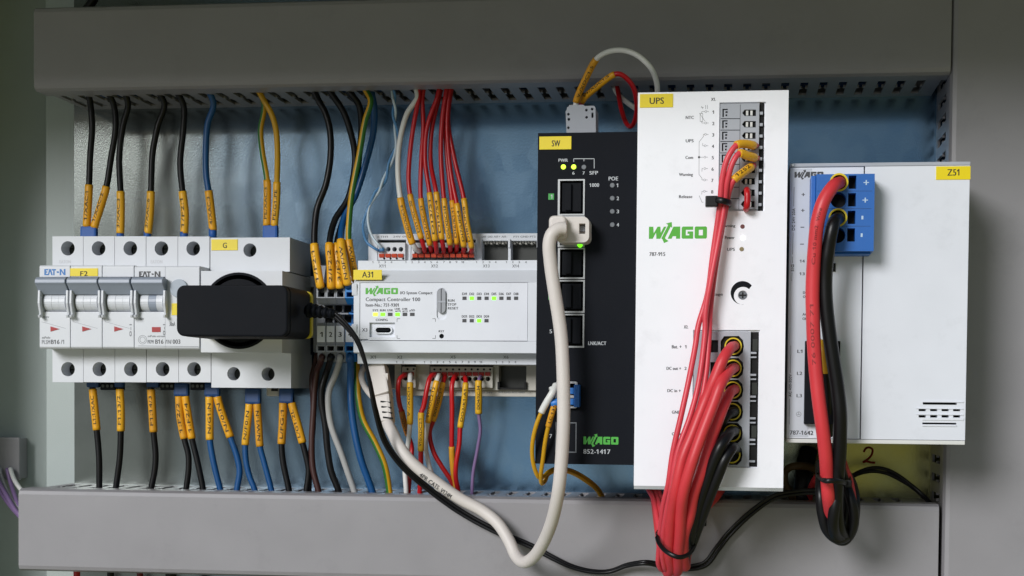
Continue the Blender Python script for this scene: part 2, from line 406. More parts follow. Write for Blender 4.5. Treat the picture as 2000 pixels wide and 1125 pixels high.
# galvanised mounting plate
def galv():
    m = bpy.data.materials.new('galvanised_sheet'); m.use_nodes = True; n = m.node_tree.nodes; l = m.node_tree.links.new
    b = n['Principled BSDF']; b.inputs['Metallic'].default_value = 1.0
    t = n.new('ShaderNodeTexCoord'); vo = n.new('ShaderNodeTexVoronoi'); vo.inputs['Scale'].default_value = 140
    mp = n.new('ShaderNodeMapping'); mp.inputs['Scale'].default_value = (1, 1, 0.7)
    no = n.new('ShaderNodeTexNoise'); no.inputs['Scale'].default_value = 14; no.inputs['Detail'].default_value = 6
    n3 = n.new('ShaderNodeTexNoise'); n3.inputs['Scale'].default_value = 900
    l(t.outputs['Object'], mp.inputs[0]); l(mp.outputs[0], vo.inputs[0]); l(t.outputs['Object'], no.inputs[0]); l(t.outputs['Object'], n3.inputs[0])
    cr = n.new('ShaderNodeValToRGB'); cr.color_ramp.elements[0].color = hexc('567ca0'); cr.color_ramp.elements[1].color = hexc('86a2b8')
    a = n.new('ShaderNodeMath'); a.operation = 'MULTIPLY_ADD'; a.inputs[1].default_value = 0.22
    bwn = n.new('ShaderNodeRGBToBW'); l(vo.outputs['Color'], bwn.inputs[0]); l(bwn.outputs[0], a.inputs[0]); l(no.outputs[0], a.inputs[2])
    sb = n.new('ShaderNodeMath'); sb.operation = 'SUBTRACT'; sb.inputs[1].default_value = 0.1
    l(a.outputs[0], sb.inputs[0]); l(sb.outputs[0], cr.inputs[0]); # olive reflection of the lawn put into the base colour, low on the right
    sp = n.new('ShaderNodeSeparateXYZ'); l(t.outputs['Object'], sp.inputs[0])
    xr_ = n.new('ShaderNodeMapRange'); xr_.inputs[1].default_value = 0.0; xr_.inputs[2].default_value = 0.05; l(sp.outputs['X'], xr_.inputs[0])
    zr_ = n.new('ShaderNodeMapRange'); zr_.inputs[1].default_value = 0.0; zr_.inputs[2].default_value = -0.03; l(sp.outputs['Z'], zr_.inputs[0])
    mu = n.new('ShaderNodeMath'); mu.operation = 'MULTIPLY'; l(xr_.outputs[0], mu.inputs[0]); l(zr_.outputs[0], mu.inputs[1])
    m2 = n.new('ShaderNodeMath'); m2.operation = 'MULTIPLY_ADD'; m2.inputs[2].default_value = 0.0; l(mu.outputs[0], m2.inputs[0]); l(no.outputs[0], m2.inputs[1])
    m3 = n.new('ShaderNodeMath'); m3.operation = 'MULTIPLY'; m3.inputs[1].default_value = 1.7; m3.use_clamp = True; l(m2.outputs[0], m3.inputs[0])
    # blue sky reflection held in the base colour, greyer toward the left end
    xl_ = n.new('ShaderNodeMapRange'); xl_.inputs[1].default_value = -0.33; xl_.inputs[2].default_value = -0.18; xl_.inputs[3].default_value = 0.95; xl_.inputs[4].default_value = 0.0; l(sp.outputs['X'], xl_.inputs[0])
    mg = n.new('ShaderNodeMix'); mg.data_type = 'RGBA'; mg.inputs[7].default_value = hexc('676a64'); l(xl_.outputs[0], mg.inputs[0]); l(cr.outputs[0], mg.inputs[6])
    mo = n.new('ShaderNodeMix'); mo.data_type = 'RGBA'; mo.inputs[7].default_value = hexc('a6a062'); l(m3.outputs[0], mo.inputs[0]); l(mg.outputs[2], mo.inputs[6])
    l(mo.outputs[2], b.inputs['Base Color'])
    r = n.new('ShaderNodeMapRange'); r.inputs[3].default_value = 0.13; r.inputs[4].default_value = 0.24
    l(a.outputs[0], r.inputs[0]); l(r.outputs[0], b.inputs['Roughness'])
    bp = n.new('ShaderNodeBump'); bp.inputs['Strength'].default_value = 0.12; bp.inputs['Distance'].default_value = 0.0002
    l(n3.outputs[0], bp.inputs['Height']); l(bp.outputs[0], b.inputs['Normal'])
    return m
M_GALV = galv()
# ================================================================== THE SETTING
XR = U(2004, 560, 66)[0]; XL = U(90, 560, -15)[0]; XP = U(145, 560, 0)[0]
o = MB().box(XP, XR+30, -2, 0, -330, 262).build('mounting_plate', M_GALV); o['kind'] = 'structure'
# handwritten 2 in red marker on the plate
c = spline([U(*p, 0.6) for p in ((1687,883),(1691,876),(1698,874),(1704,878),(1703,887),(1697,895),(1686,903),(1692,901),(1700,903),(1709,904))], 6)
M_MARK = mat('marker_red', 'b02a14', 0.6, bump=0, spec=0.1)
mk = MB(); tube(mk, c, 0.62, 6); mk.build('handwritten_mark', M_MARK, o, smooth=True)
XF = -468
o = MB().box(XF, XP+6, -42, -40, -330, 300).build('cabinet_back_wall', M_PAINT); o['kind'] = 'structure'
XS = U(90, 560, -2)[0]
o = MB().box(XS, XP-0.3, -4, -2, -330, 262).box(XS, XS+1.5, -40, -4, -330, 262).build('cabinet_frame', M_PAINT, bevel=0.4); o['kind'] = 'structure'
o = MB().box(XF-2, XF, -42, 60, -330, 300).build('cabinet_side_wall', M_PAINT); o['kind'] = 'structure'
o = MB().box(XR+30, XR+32, -17, 60, -330, 300).build('cabinet_side_wall', M_PAINT); o['kind'] = 'structure'
o = MB().box(XF-330, XR+160, -42, 300, 262, 264).box(XF-330, XR+160, 298, 300, 220, 262).build('cabinet_roof_shade', M_PAINT); o['kind'] = 'structure'  # unseen roof and lip, stretched past the walls to shade the upper duct
o = MB().box(XF, XR+32, -42, 60, -332, -330).build('cabinet_floor', M_PAINT); o['kind'] = 'structure'

def grid_wall(mb, aa, dd, solid, t0, t1, f):
    # flat wall with openings: a along the duct, d out of the plate, t through the thickness; f maps (a,d,t) to (x,d,z)
    idx = {}
    def V(i, j, k):
        if (i, j, k) not in idx: idx[i, j, k] = len(mb.v); mb.v.append(f(aa[i], dd[j], (t0, t1)[k]))
        return idx[i, j, k]
    na, nd = len(aa)-1, len(dd)-1
    S = lambda i, j: 0 <= i < na and 0 <= j < nd and solid(i, j)
    for i in range(na):
        for j in range(nd):
            if not S(i, j): continue
            for k in (0, 1): mb.f.append((V(i,j,k), V(i+1,j,k), V(i+1,j+1,k), V(i,j+1,k))); mb.m.append(0)
            if not S(i-1, j): mb.f.append((V(i,j,0), V(i,j+1,0), V(i,j+1,1), V(i,j,1))); mb.m.append(0)
            if not S(i+1, j): mb.f.append((V(i+1,j,0), V(i+1,j+1,0), V(i+1,j+1,1), V(i+1,j,1))); mb.m.append(0)
            if not S(i, j-1): mb.f.append((V(i,j,0), V(i+1,j,0), V(i+1,j,1), V(i,j,1))); mb.m.append(0)
            if not S(i, j+1): mb.f.append((V(i,j+1,0), V(i+1,j+1,0), V(i+1,j+1,1), V(i,j+1,1))); mb.m.append(0)
def slotted(a0, a1, start, pitch, t0, t1, f, w=4.2, ends=(8, 26, 29, 44), dmax=61, shift=1.0):
    aa = [a0]; hole = {}
    n0 = math.ceil((a0+3-start)/pitch); k = n0
    while start+k*pitch+w+shift < a1-3:
        s = start+k*pitch
        for q in (s, s+1.2, s+w-1.2, s+w): aa.append(q)
        hole[len(aa)-4] = 'o'; hole[len(aa)-3] = 'n'; hole[len(aa)-2] = 'o'
        k += 1
    aa.append(a1); dd = [0, ends[0], ends[1], ends[2], ends[3], dmax]
    def solid(i, j):
        h = hole.get(i)
        if not h: return True
        if j in (1, 3): return False
        return not (j == 2 and h == 'n')
    mb = MB(); grid_wall(mb, aa, dd, solid, t0, t1, f); return mb
PITCH = (U(1084, 173, 44)[0]-U(905, 174, 44)[0])/5
print('slot pitch', PITCH, 'px/mm', 1/px(1145, 500, 125), 1/px(230, 600, 68))
def hduct(label, x0, x1, z0, z1, start, side_low=True, side_up=True):
    t = thing('cable_duct', label, 'cable duct', ((x0+x1)/2, 0, z0))
    prof = [(49, z0-0.9), (62.5, z0-0.9), (65.2, z0+0.2), (66, z0+2.2), (66, z1-2.2), (65.2, z1-0.2), (62.5, z1+0.9), (49, z1+0.9), (49, z1+0.1), (61.8, z1+0.1), (61.8, z0-0.1), (49, z0-0.1)]
    MB().prism(prof, x0, x1).build('cover', M_DUCT, t, bevel=0.25)
    slotted(x0+2, x1-2, start, PITCH, z0, z0+1.3, lambda a, d, q: (a, d, q)).build('slotted_side', M_DUCT, t)
    slotted(x0+2, x1-2, start, PITCH, z1-1.3, z1, lambda a, d, q: (a, d, q)).build('slotted_side', M_DUCT, t)
    MB().box(x0+2, x1-2, 0.2, 1.6, z0+1.3, z1-1.3).build('duct_base', M_DUCT, t)
    return t
UX0, UX1 = U(66, 100, 66)[0], U(1858, 80, 66)[0]; UZ0, UZ1 = U(1000, 159.5, 66)[2]+0.9, U(150, 14, 66)[2]
hduct('upper grey slotted cable duct above the breakers', UX0, UX1, UZ0, UZ1, U(905, 174, 44)[0]+0.2)
LX0, LX1 = U(36, 1035, 66)[0], U(1833.5, 1050, 66)[0]; LZ1, LZ0 = U(1000, 971, 66)[2]-0.9, U(200, 1116, 66)[2]
hduct('lower grey slotted cable duct below all the devices', LX0, LX1, LZ0, LZ1, U(946, 965, 44)[0])
for (za, zb_, ux, lb) in ((UZ0, UZ1, UX0, 'upper'), (LZ0, LZ1, LX0, 'lower')):
    mb = MB(); rnd = random.Random(3 if lb == 'upper' else 4)
    for k in range(26):
        zz, dd = rnd.uniform(za+5, zb_-5), rnd.uniform(5, 52); pts = []
        for j in range(14): pts.append(Vector((ux+8+(LX1-ux-20)*j/13, min(55, max(4, dd+rnd.uniform(-5, 5))), min(zb_-4.5, max(za+4.5, zz+rnd.uniform(-4, 4))))))
        tube(mb, spline(pts, 3), 2.0, 6, m=(0, 0, 0, 1, 2)[k % 5])
    t = mb.build('wire_mass', [M_CBLK, M_BRN, M_BLUE], None, smooth=True, weld=False); t['kind'] = 'stuff'
    tag(t, 'mass of dark wires lying inside the %s cable duct' % lb, 'wires')
# upright duct on the right
t = thing('cable_duct', 'upright grey cable duct along the right edge', 'cable duct', (U(1930, 560, 0)[0], 0, -330))
RX0 = U(1850, 560, 66)[0]+0.9; RX1 = XR+4
prof = [(49, RX0-0.9), (62.5, RX0-0.9), (65.2, RX0+0.2), (66, RX0+2.2), (66, RX1-2.2), (65.2, RX1-0.2), (62.5, RX1+0.9), (49, RX1+0.9), (49, RX1+0.1), (61.8, RX1+0.1), (61.8, RX0-0.1), (49, RX0-0.1)]
mb = MB(); n = len(prof); mb.v = [(x, d, -326) for d, x in prof]+[(x, d, 256) for d, x in prof]
mb.f = [(i, (i+1) % n, n+(i+1) % n, n+i) for i in range(n)]+[tuple(range(n)), tuple(range(n, 2*n))]; mb.m = [0]*len(mb.f)
mb.build('cover', M_DUCT, t, bevel=0.25)
slotted(-326, 256, U(1830, 905, 30)[2], PITCH, RX0, RX0+1.3, lambda a, d, q: (q, d, a)).build('slotted_side', M_DUCT, t)
slotted(-326, 256, U(1830, 905, 30)[2], PITCH, RX1-1.3, RX1, lambda a, d, q: (q, d, a)).build('slotted_side', M_DUCT, t)
# short duct on the side wall, lower left
x0, x1, z0, z1 = rc(-120, 853.5, 38, 936.5, -27); x0 = XF+0.5
t = thing('cable_duct', 'short grey duct at the left edge with purple wires below', 'cable duct', ((x0+x1)/2, -40, z0))
MB().box(x0, x1, -30, -27, z0, z1).build('cover', M_DUCT, t, bevel=0.8)
MB().box(x0, x1-0.8, -39.5, -30, z0+0.8, z1-0.8).build('duct_body', M_DUCT, t)
for i, (m, pts, lb) in enumerate((
    (M_VIO, [(-22,915,-24),(-10,940,-22),(4,965,-18),(22,990,-12),(45,1015,-4),(70,1040,0)], 'lowest violet wire below the short duct at the left edge'),
    (M_VIO, [(14,915,-24),(20,940,-22),(28,965,-18),(38,990,-12),(60,1015,-6)], 'steep violet wire nearest the lower duct at the left edge'),
    (M_GRYW, [(-2,915,-24),(5,940,-22),(16,965,-17),(32,990,-12),(56,1015,-6)], 'grey wire between the violet wires at the left edge'),
    (M_VIO, [(-12,915,-20),(-2,942,-18),(12,966,-14),(30,996,-8),(56,1022,-2)], 'middle violet wire below the short duct at the left edge'),
    (M_WHT, [(20,915,-24),(27,935,-20),(40,955,-14),(62,975,-8)], 'short white wire beside the lower left duct corner'))):
    wire(lb, m, 1.35, pts, group='wires at the left edge')
# stubs seen under the lower duct
for m, u, r, lb in ((M_RED, 149, 1.9, 'red'), (M_CBLK, 215, 2.0, 'black')):
    wire(lb+' wire stub just below the lower duct at bottom left', m, r, [(u, 1096, 30), (u+1, 1112, 30), (u+1, 1135, 30), (u, 1200, 30)])
wire('dark red wire stub below the lower duct between two others', mat('dark_red_insulation', '6d1414', 0.4), 1.8, [(272, 1100, 30), (273, 1115, 30), (274, 1135, 30), (273, 1200, 30)])
wire('second black wire stub below the lower duct', M_CBLK, 3.2, [(333, 1100, 30), (334, 1116, 30), (334, 1135, 30), (333, 1200, 30)])
# wires crossing above the upper duct
wire('black wire above the upper duct at top left', M_CBLK, 2.6, [(160, 30, 30), (177, 8, 30), (185, -6, 30), (192, -40, 30)])

# DIN rail
zc = U(600, 600, 8)[2]; x0, x1 = U(95, 600, 8)[0], U(1800, 600, 8)[0]
t = MB(); t.prism([(1.2, zc-12.5), (1.2, zc+12.5), (8.8, zc+12.5), (8.8, zc+17.5), (10, zc+17.5), (10, zc+11.3), (2.4, zc+11.3), (2.4, zc-11.3), (10, zc-11.3), (10, zc-17.5), (8.8, zc-17.5), (8.8, zc-12.5)], x0, x1)
tag(t.build('mounting_rail', M_STEEL), 'horizontal steel mounting rail behind the row of devices', 'rail')

# ================================================================== BREAKERS
def screw(parent, u, v, d, r, name='terminal_screw'):
    x, _, z = U(u, v, d); mb = MB().cyl(x, z, r, d-2.5, d, 20)
    mb.box(x-r*0.75, x+r*0.75, d-0.05, d+0.05, z-r*0.13, z+r*0.13, 1).box(x-r*0.13, x+r*0.13, d-0.06, d+0.06, z-r*0.75, z+r*0.75, 1)
    return mb.build(name, [M_SCREW, M_DARK], parent, weld=False)
DS, DF = 52, 68
def shelf(parent, edges, v0, v1, holes, vh, rpx, name='terminal_housing', rx=1.0):
    # one housing per module, with a real round screw well
    for i in range(len(edges)-1):
        um = (edges[i]+edges[i+1])/2
        x0, x1, z0, z1 = rc(edges[i], v0, edges[i+1], v1, DS); g = 0.12
        hs = []; 
        for h in holes:
            if edges[i] < h < edges[i+1]:
                x, _, z = U(h, vh, DS); hs.append(circ(x, z, rpx*px(h, vh, DS), 28)); scr = h
        mb = MB().holed(rectp(x0+g, x1-g, z0, z1), hs, DS, 6, 13, 0, 1)
        mb.build(name, [M_WHITE, M_SMOKE], parent)
        for h in holes:
            if edges[i] < h < edges[i+1]: screw(parent, h+4, vh+1, DS-11.5, rpx*px(h, vh, DS)*0.75)
zb = U(230, 746, DS)[2]
b3 = thing('circuit_breaker', 'three pole white circuit breaker at the left end with three grey toggles', 'circuit breaker', (U(180,746,0)[0], 8, zb))
shelf(b3, [102, 162.6, 223.8, 285.2], 461.5, 524, (132.5, 192.5, 254.5), 485, 13.4)
shelf(b3, [102, 162.8, 224.4, 285.6], 681, 746.5, (132.8, 194, 255.6), 721, 13.4)
EF = [76.6, 137.4, 199.6, 262]
def cover_block(parent, e0, e1, v0, v1, name='front_cover', d=DF):
    x0, x1, z0, z1 = rc(e0, v0, e1, v1, d)
    # toggle window sunk between the shoulders
    zt, zm = U(200, 541, d)[2], U(200, 609, d)[2]
    mb = MB(); g = 0.16
    mb.prism([(8, z0), (d-0.8, z0), (d, z0+0.8), (d, zm), (d-7, zm), (d-7, zt), (d, zt), (d, z1-0.8), (d-0.8, z1), (8, z1)], x0+g, x1-g)
    return mb.build(name, M_WHITE, parent, bevel=0.25)
def toggle(parent, u0, u1, drum=M_WHITE, band=None):
    x0, x1, z0, z1 = rc(u0, 541, u1, 574, DF+7)
    zt = z1; mb = MB()
    mb.prism([(DF-4, zt-1.2), (DF+5.5, zt), (DF+7.6, zt-1.4), (DF+7.8, zt-3.2), (DF+6.4, zt-4.4), (DF+1.8, z0), (DF-4, z0)], x0+0.15, x1-0.15)
    t = mb.build('toggle', M_TOG, parent, bevel=0.35)
    xa, xb, za, zb_ = rc(u0+20, 572, u1+1, 607, DF); zc = (za+zb_)/2; r = (zb_-za)/2+0.5
    def drumseg(a, b, m, nm, rr_):
        pr = [(DF-3.4+rr_*math.cos(q)*1.0, zc+rr_*math.sin(q)) for q in [math.radians(-90+15*i) for i in range(13)]]
        MB().prism(pr, a, b).build(nm, m, t, bevel=0.1)
    w = xb-xa; drumseg(xa, xa+w*0.36, drum, 'drum', r); drumseg(xa+w*0.365, xa+w*0.70, band or drum, 'drum', r*0.985); drumseg(xa+w*0.705, xb, drum, 'drum', r)
    # side arms that carry the drum
    for k in (-2, 12):
        xq = x0+0.6 if k < 0 else x1-0.9
        MB().prism([(DF-4, zt-6), (DF+4.5, zt-7), (DF+5, zc-1), (DF+3, zc-r-1.5), (DF+5, zc-r-2.2), (DF+4.4, zc-r-3.4), (DF-4, zc-r-3)], xq, xq+1.2).build('toggle_arm', M_WHITE, t, bevel=0.25)
    return t
for i in range(3): cover_block(b3, EF[i], EF[i+1], 518, 680.5)
for u0, u1 in ((68, 128), (130, 190.5), (192, 254)): toggle(b3, u0, u1)
M_EAT = mat('logo_blue', '1f6fb4', 0.4, var=0.02)
logo2((86.5, 525.5, 128, 537.5), DF, M_EAT, b3)
sticker((137.5, 524, 191.5, 539.5), DF, 'F2', (157, 529.5, 171, 539), b3)
for i, u in enumerate((98.5, 160.5, 223)):
    pts = [U(u, 637.5, DF+0.3), U(u+17.5, 642.5, DF+0.3), U(u, 647.5, DF+0.3)]
    x = [(p[0], p[2]) for p in pts]; MB().poly(x, DF-0.2, DF+0.3).build('position_flag', M_REDP, b3)
    lines([((u-17, 628.5), (u+30, 641.5))], 0.14, DF, M_FAINT, b3)
letters((81.5, 617.5, 96, 621), DF, M_GRYINK, b3) if False else letters('Hager', (81.5, 617.5, 96, 621), DF, M_FAINT, b3) if False else letters('400V', (81.5, 617.5, 96, 621), DF, M_FAINT, b3)
letters('mPole', (82.5, 657, 98, 661.5), DF, M_FAINT, b3); letters('PLSM', (82, 664, 98, 672), DF, M_FAINT, b3)
letters('B16', (100, 663.5, 116, 672), DF, M_GRYINK, b3, bold=0.15); letters('/1', (119, 663.5, 125, 672), DF, M_FAINT, b3)
letters('0-I', (253, 633, 257, 657), DF, M_FAINT, b3, rot=90)
for e in ((116.5, 508, 138, 514.5),): letters('EATON', e, DS, mat('embossed', 'c3c5c8', 0.45), b3)
rc2 = thing('circuit_breaker', 'two module residual current breaker with one grey toggle and a round test button', 'circuit breaker', (U(340,746,0)[0], 8, zb))
shelf(rc2, [285.4, 347.4, 409.5], 462, 524, (315.3, 377.3), 485.3, 13.4)
shelf(rc2, [286, 348.8, 412], 681, 746.5, (317.6, 379), 721, 13.4)
x0, x1, z0, z1 = rc(262.6, 519.5, 389.3, 681.5, DF)
zt, zm = U(300, 541, DF)[2], U(300, 609, DF)[2]; xs = U(323, 575, DF)[0]
MB().prism([(8, z0), (DF-0.8, z0), (DF, z0+0.8), (DF, zm), (DF-7, zm), (DF-7, zt), (DF, zt), (DF, z1-0.8), (DF-0.8, z1), (8, z1)], x0, xs).build('front_cover', M_WHITE, rc2, bevel=0.25)
MB().prism([(8, z0), (DF-0.8, z0), (DF, z0+0.8), (DF, z1-0.8), (DF-0.8, z1), (8, z1)], xs, x1).build('front_cover', M_WHITE, rc2, bevel=0.2)
toggle(rc2, 256, 318.5, band=M_TOG)
logo2((271.5, 530, 313.5, 541), DF, M_GRYINK, rc2)
x, _, z = U(350.5, 563.5, DF); MB().cyl(x, z, 17.3*px(350, 563, DF), DF-1, DF+1.6, 32).build('test_button', mat('button_grey', 'a3adb8', 0.4), rc2, bevel=0.4)
MB().box(*[(q) for q in rc(335.5, 592.5, 349, 615.5, DF)[:2]], DF-0.1, DF+0.3, *rc(335.5, 592.5, 349, 615.5, DF)[2:]).build('label_sticker', M_YEL, rc2)
a = rc(297, 638.8, 313.6, 648.5, DF); MB().box(a[0], a[1], DF-0.2, DF+0.3, a[2], a[3]).build('position_flag', M_REDP, rc2)
letters('mPole-xtrem', (289, 654.5, 322, 658.5), DF, M_FAINT, rc2); letters('B16', (303.5, 663, 319, 671.5), DF, M_GRYINK, rc2, bold=0.15)
letters('/1N/', (323, 663.5, 335, 671.5), DF, M_FAINT, rc2); letters('003', (337.5, 663, 352, 671.5), DF, M_GRYINK, rc2, bold=0.15)
letters('PKPM', (288.5, 664, 300, 671), DF, M_FAINT, rc2); letters('230V', (270.5, 621, 281, 625), DF, M_FAINT, rc2); letters('30mA', (331, 628, 342, 637), DF, M_FAINT, rc2)
letters('0-I', (318.5, 633, 322.5, 655), DF, M_FAINT, rc2, rot=90)
x, _, z = U(278.5, 663.5, DF)
for rr_ in (8.5, 5.6):
    q = rr_*px(278, 663, DF); mb = MB()
    for i in range(28):
        a0, a1 = 2*math.pi*i/28, 2*math.pi*(i+1)/28
        mb.flat([(x+q*math.cos(a0), z+q*math.sin(a0)), (x+q*math.cos(a1), z+q*math.sin(a1)), (x+(q-.22)*math.cos(a1), z+(q-.22)*math.sin(a1)), (x+(q-.22)*math.cos(a0), z+(q-.22)*math.sin(a0))], DF+0.06)
    mb.build('printed_ring', M_FAINT, rc2, weld=False)
lines([((270, 675.5), (388, 677))], 0.25, DF, M_FAINT, rc2)
letters('EATON', (294.5, 508, 317, 514.5), DS, MATS['embossed'], rc2)

# rail socket, 3 modules
so = thing('rail_socket', 'wide white socket outlet module with a round black plug opening', 'socket', (U(500,757,0)[0], 8, U(500,757,DS)[2]))
x0, x1, z0, z1 = rc(411, 464, 566, 530.5, DS); h = U(488, 488.5, DS)
MB().holed(rectp(x0, x1, z0, z1), [circ(h[0], h[2], 12.8*px(488,488,DS), 28)], DS, 9, 13, 0, 1).build('terminal_housing', [M_WHITE, M_SMOKE], so)
x0, x1, z0, z1 = rc(413, 689, 568.5, 757.5, DS); hs = [U(456.5, 730, DS), U(523.5, 730.5, DS)]
MB().holed(rectp(x0, x1, z0, z1), [circ(q[0], q[2], 12.8*px(488,730,DS), 28) for q in hs], DS, 9, 13, 0, 1).build('terminal_housing', [M_WHITE, M_SMOKE], so)
x0, x1, z0, z1 = rc(392.5, 529, 551, 688.5, DF); q = U(466.5, 607, DF)
MB().holed(rectp(x0, x1, z0, z1), [circ(q[0], q[2], 72*px(466,607,DF), 48)], DF, 10, 34, 0, 1).build('front_cover', [M_WHITE, M_BLK], so)
mb = MB(); rr_ = 72*px(466, 607, DF); mb.holed(circ(q[0], q[2], rr_+0.1, 48), [circ(q[0], q[2], rr_-1.2, 48)], DF+0.5, DF-30, 28, 0); mb.build('socket_insert', M_BLK, so)
sticker((413, 467.5, 464.5, 489), DS, 'G', (435.5, 474, 443, 484.5), so)
x0, x1, z0, z1 = rc(416, 687, 612, 466, DS-10)
a = rc(566, 478, 571, 500, DS-20); MB().box(U(575,480,20)[0]-6, U(575,480,20)[0]-4.9, 14, 24, zc+30, zc+34).build('latch', M_LGREY, so)
# power adapter
DA = 116
ad = thing('power_adapter', 'black plug-in power adapter seen over the round socket', 'power adapter', (q[0], DF, U(452,655,DA)[2]))
x0, x1, z0, z1 = rc(344.5, 557, 561.5, 657, DA)
MB().poly(rrect(x0, x1, z0, z1, 4.0), DA-5, DA).poly(rrect(x0-0.1, x1+0.1, z0-0.1, z1+0.1, 4.0), DF+4.5, DA-5.4).build('case', M_BLK, ad, bevel=0.9)
MB().poly(rrect(x0-0.6, x1+0.8, z0+0.4, z1-0.4, 3.0), DF+1.0, DF+4.4).build('rear_shell', M_RING, ad, bevel=0.3)
MB().cyl(q[0], q[2], 17, DF-26, DF+0.9, 40).build('plug', M_BLK, ad)
# strain relief, pointing right
ax = U(603, 606, 92); aw = Vector(U(655, 613, 95))-Vector(ax); srb = MB(); A = Vector(ax)
for i in range(5):
    p = A+aw*(i/5); p2 = A+aw*((i+0.62)/5); r0 = 4.0-0.35*i
    tube(srb, [p, (p+p2)/2, p2], [r0, r0+0.2, r0-0.3], 12)
tube(srb, [A-aw*0.1, A+aw*0.5, A+aw], [2.6, 2.3, 1.9], 10); srb.build('strain_relief', M_BLK, ad, smooth=True, weld=False)
# its two-core cord
cord = [(652,613,95),(676,636,95),(697,664,94),(711,700,92),(722,745,90),(733,800,88),(752,862,84),(785,909,80),(835,953,74),(897,998,71),(968,1037,71),(1036,1066,71),(1083,1091,72),(1118,1107,72),(1156,1116,72),(1190,1116,72),(1225,1104,74),(1262,1099,78),(1300,1106,70),(1346,1109,72),(1378,1101,72),(1401,1072,71),(1424,1043,71),(1470,999,71),(1516,969,71),(1560,961,69),(1610,958,68),(1645,941,55),(1682,922,44),(1707,917,42),(1735,922,42),(1773,944,44),(1800,966,47),(1826,992,40),(1845,1015,36)]
cc = spline([U(*p) for p in cord], 8); fr = frames(cc); root = thing('adapter_cord', 'thin black two core cord from the adapter sagging across the lower duct', 'cord', cc[0])
tw = []; a = 0.6
for i in range(len(cc)): a += 0.010+0.03*math.sin(i*0.05)+(0.10 if 205 < i < 250 else 0); tw.append(a)
for k in (0, math.pi):
    tb = MB(); tube(tb, [cc[i]+(fr[i][1]*math.sin(tw[i]+k)*0.8+fr[i][2]*math.cos(tw[i]+k))*1.0 for i in range(len(cc))], 0.98, 10); tb.build('core', M_CBLK, root, smooth=True, weld=False)

# ================================================================== TERMINAL BLOCKS
DT = 52
TE = [617.6, 636.2, 654.8, 673.2, 692.3]
for i in range(4):
    m = M_TBLUE if i == 3 else M_TGREY
    u0, u1 = TE[i], TE[i+1]
    lb = ['grey terminal block marked 1, nearest the power adapter', 'grey terminal block marked 2', 'grey terminal block marked 3, beside the blue one', 'blue terminal block marked 4 beside the controller'][i]
    x0, x1, _, _ = rc(u0, 600, u1, 650, DT); x0 += 0.08; x1 -= 0.08
    zz = lambda v: U((u0+u1)/2, v, DT)[2]
    t = thing('terminal_block', lb, 'terminal block', ((x0+x1)/2, 8, zz(716)), 'terminal blocks on the rail')
    w = x1-x0
    def sq(va, vb, k=0.16): return rectp(x0+w*k, x1-w*(k-0.04), zz(vb), zz(va))
    MB().holed(rectp(x0, x1, zz(582), zz(562)), [sq(570.5, 580)], DT, 12, 12, 0, 1).build('spring_opening', [m, M_DARK], t)
    MB().prism([(12, zz(593)), (DT-6, zz(593.5)), (DT-5, zz(592)), (DT, zz(582)), (12, zz(582))], x0, x1).build('sloped_face', m, t)
    MB().prism([(12, zz(593.5)), (DT-15, zz(593.5)), (DT-15, zz(606)), (DT-9, zz(609)), (DT-9, zz(612)), (DT-15, zz(614)), (DT-15, zz(628)), (DT-2, zz(630)), (DT-2, zz(635)), (12, zz(635))], x0, x0+w*0.17).box(x0+w*0.17, x1, 12, DT-18, zz(630), zz(593.5)).box(x0+w*0.17, x1-0.1, DT-18, DT-9, zz(612.5), zz(609.5)).box(x0+w*0.17, x1-0.1, DT-18, DT-2, zz(635), zz(630.5)).build('bridge_channel', m, t)
    MB().box(x0+w*0.2, x1-0.15, DT-18.1, DT-17.2, zz(608.5), zz(594)).box(x0+w*0.2, x1-0.15, DT-18.1, DT-17.2, zz(629), zz(614.5)).build('bridge_slot', M_DARK, t)
    MB().box(x0, x1, 12, DT-1, zz(674), zz(635)).build('body', m, t, bevel=0.15)
    mk = MB().box(x0+w*0.08, x1-w*0.08, DT-1, DT, zz(668), zz(636.5)).build('marker_strip', M_CTRLP, t, bevel=0.1)
    um = (u0+u1)/2+0.5; letters(str(i+1), (um-3.0+(1 if i == 0 else 0), 648.5, um+2.6, 658), DT, M_INK, mk, bold=0.2)
    MB().holed(rectp(x0, x1, zz(688), zz(674)), [sq(676, 685)], DT, 12, 12, 0, 1).build('spring_opening', [m, M_DARK], t)
    zc2 = zz(695); rw = w*0.36
    MB().holed(rectp(x0, x1, zz(706), zz(688)), [circ((x0+x1)/2, zz(697), rw, 18)], DT-3, 12, 14, 0, 1).build('wire_entry', [m, M_DARK], t)
    MB().holed(rectp(x0, x1, zz(562), zz(552)), [circ((x0+x1)/2, zz(557.5), rw*0.9, 18)], DT-4, 12, 14, 0, 1).build('wire_entry', [m, M_DARK], t)
x0 = U(617, 640, DT)[0]; t = MB()
t.prism([(10, zc-20), (10, zc+22), (30, zc+22), (34, zc+14), (34, zc-14), (30, zc-20)], x0-4.6, x0-0.2)
tag(t.build('end_clamp', M_LGREY, None, bevel=0.4), 'grey end clamp on the rail left of the terminal blocks', 'rail clamp')
t = MB().box(x0-9, x0-5.4, 10, 24, zc-26, zc+24); tag(t.build('end_clamp', M_TGREY, None, bevel=0.4), 'narrow grey clamp hidden behind the adapter', 'rail clamp')
# ================================================================== CONTROLLER
DC = 68
M_TEAL = M_SMOKE
X0 = U(690.5, 610, DC)[0]; X1 = X0+107.5
def Zc(v, d=DC, u=870): return U(u, v, d)[2]
ct = thing('controller', 'light grey compact controller with green status lamps', 'controller', ((X0+X1)/2, 8, Zc(774, 36)))
x58 = U(699, 516, 58)[0]; x36 = U(719.5, 480, 36)[0]
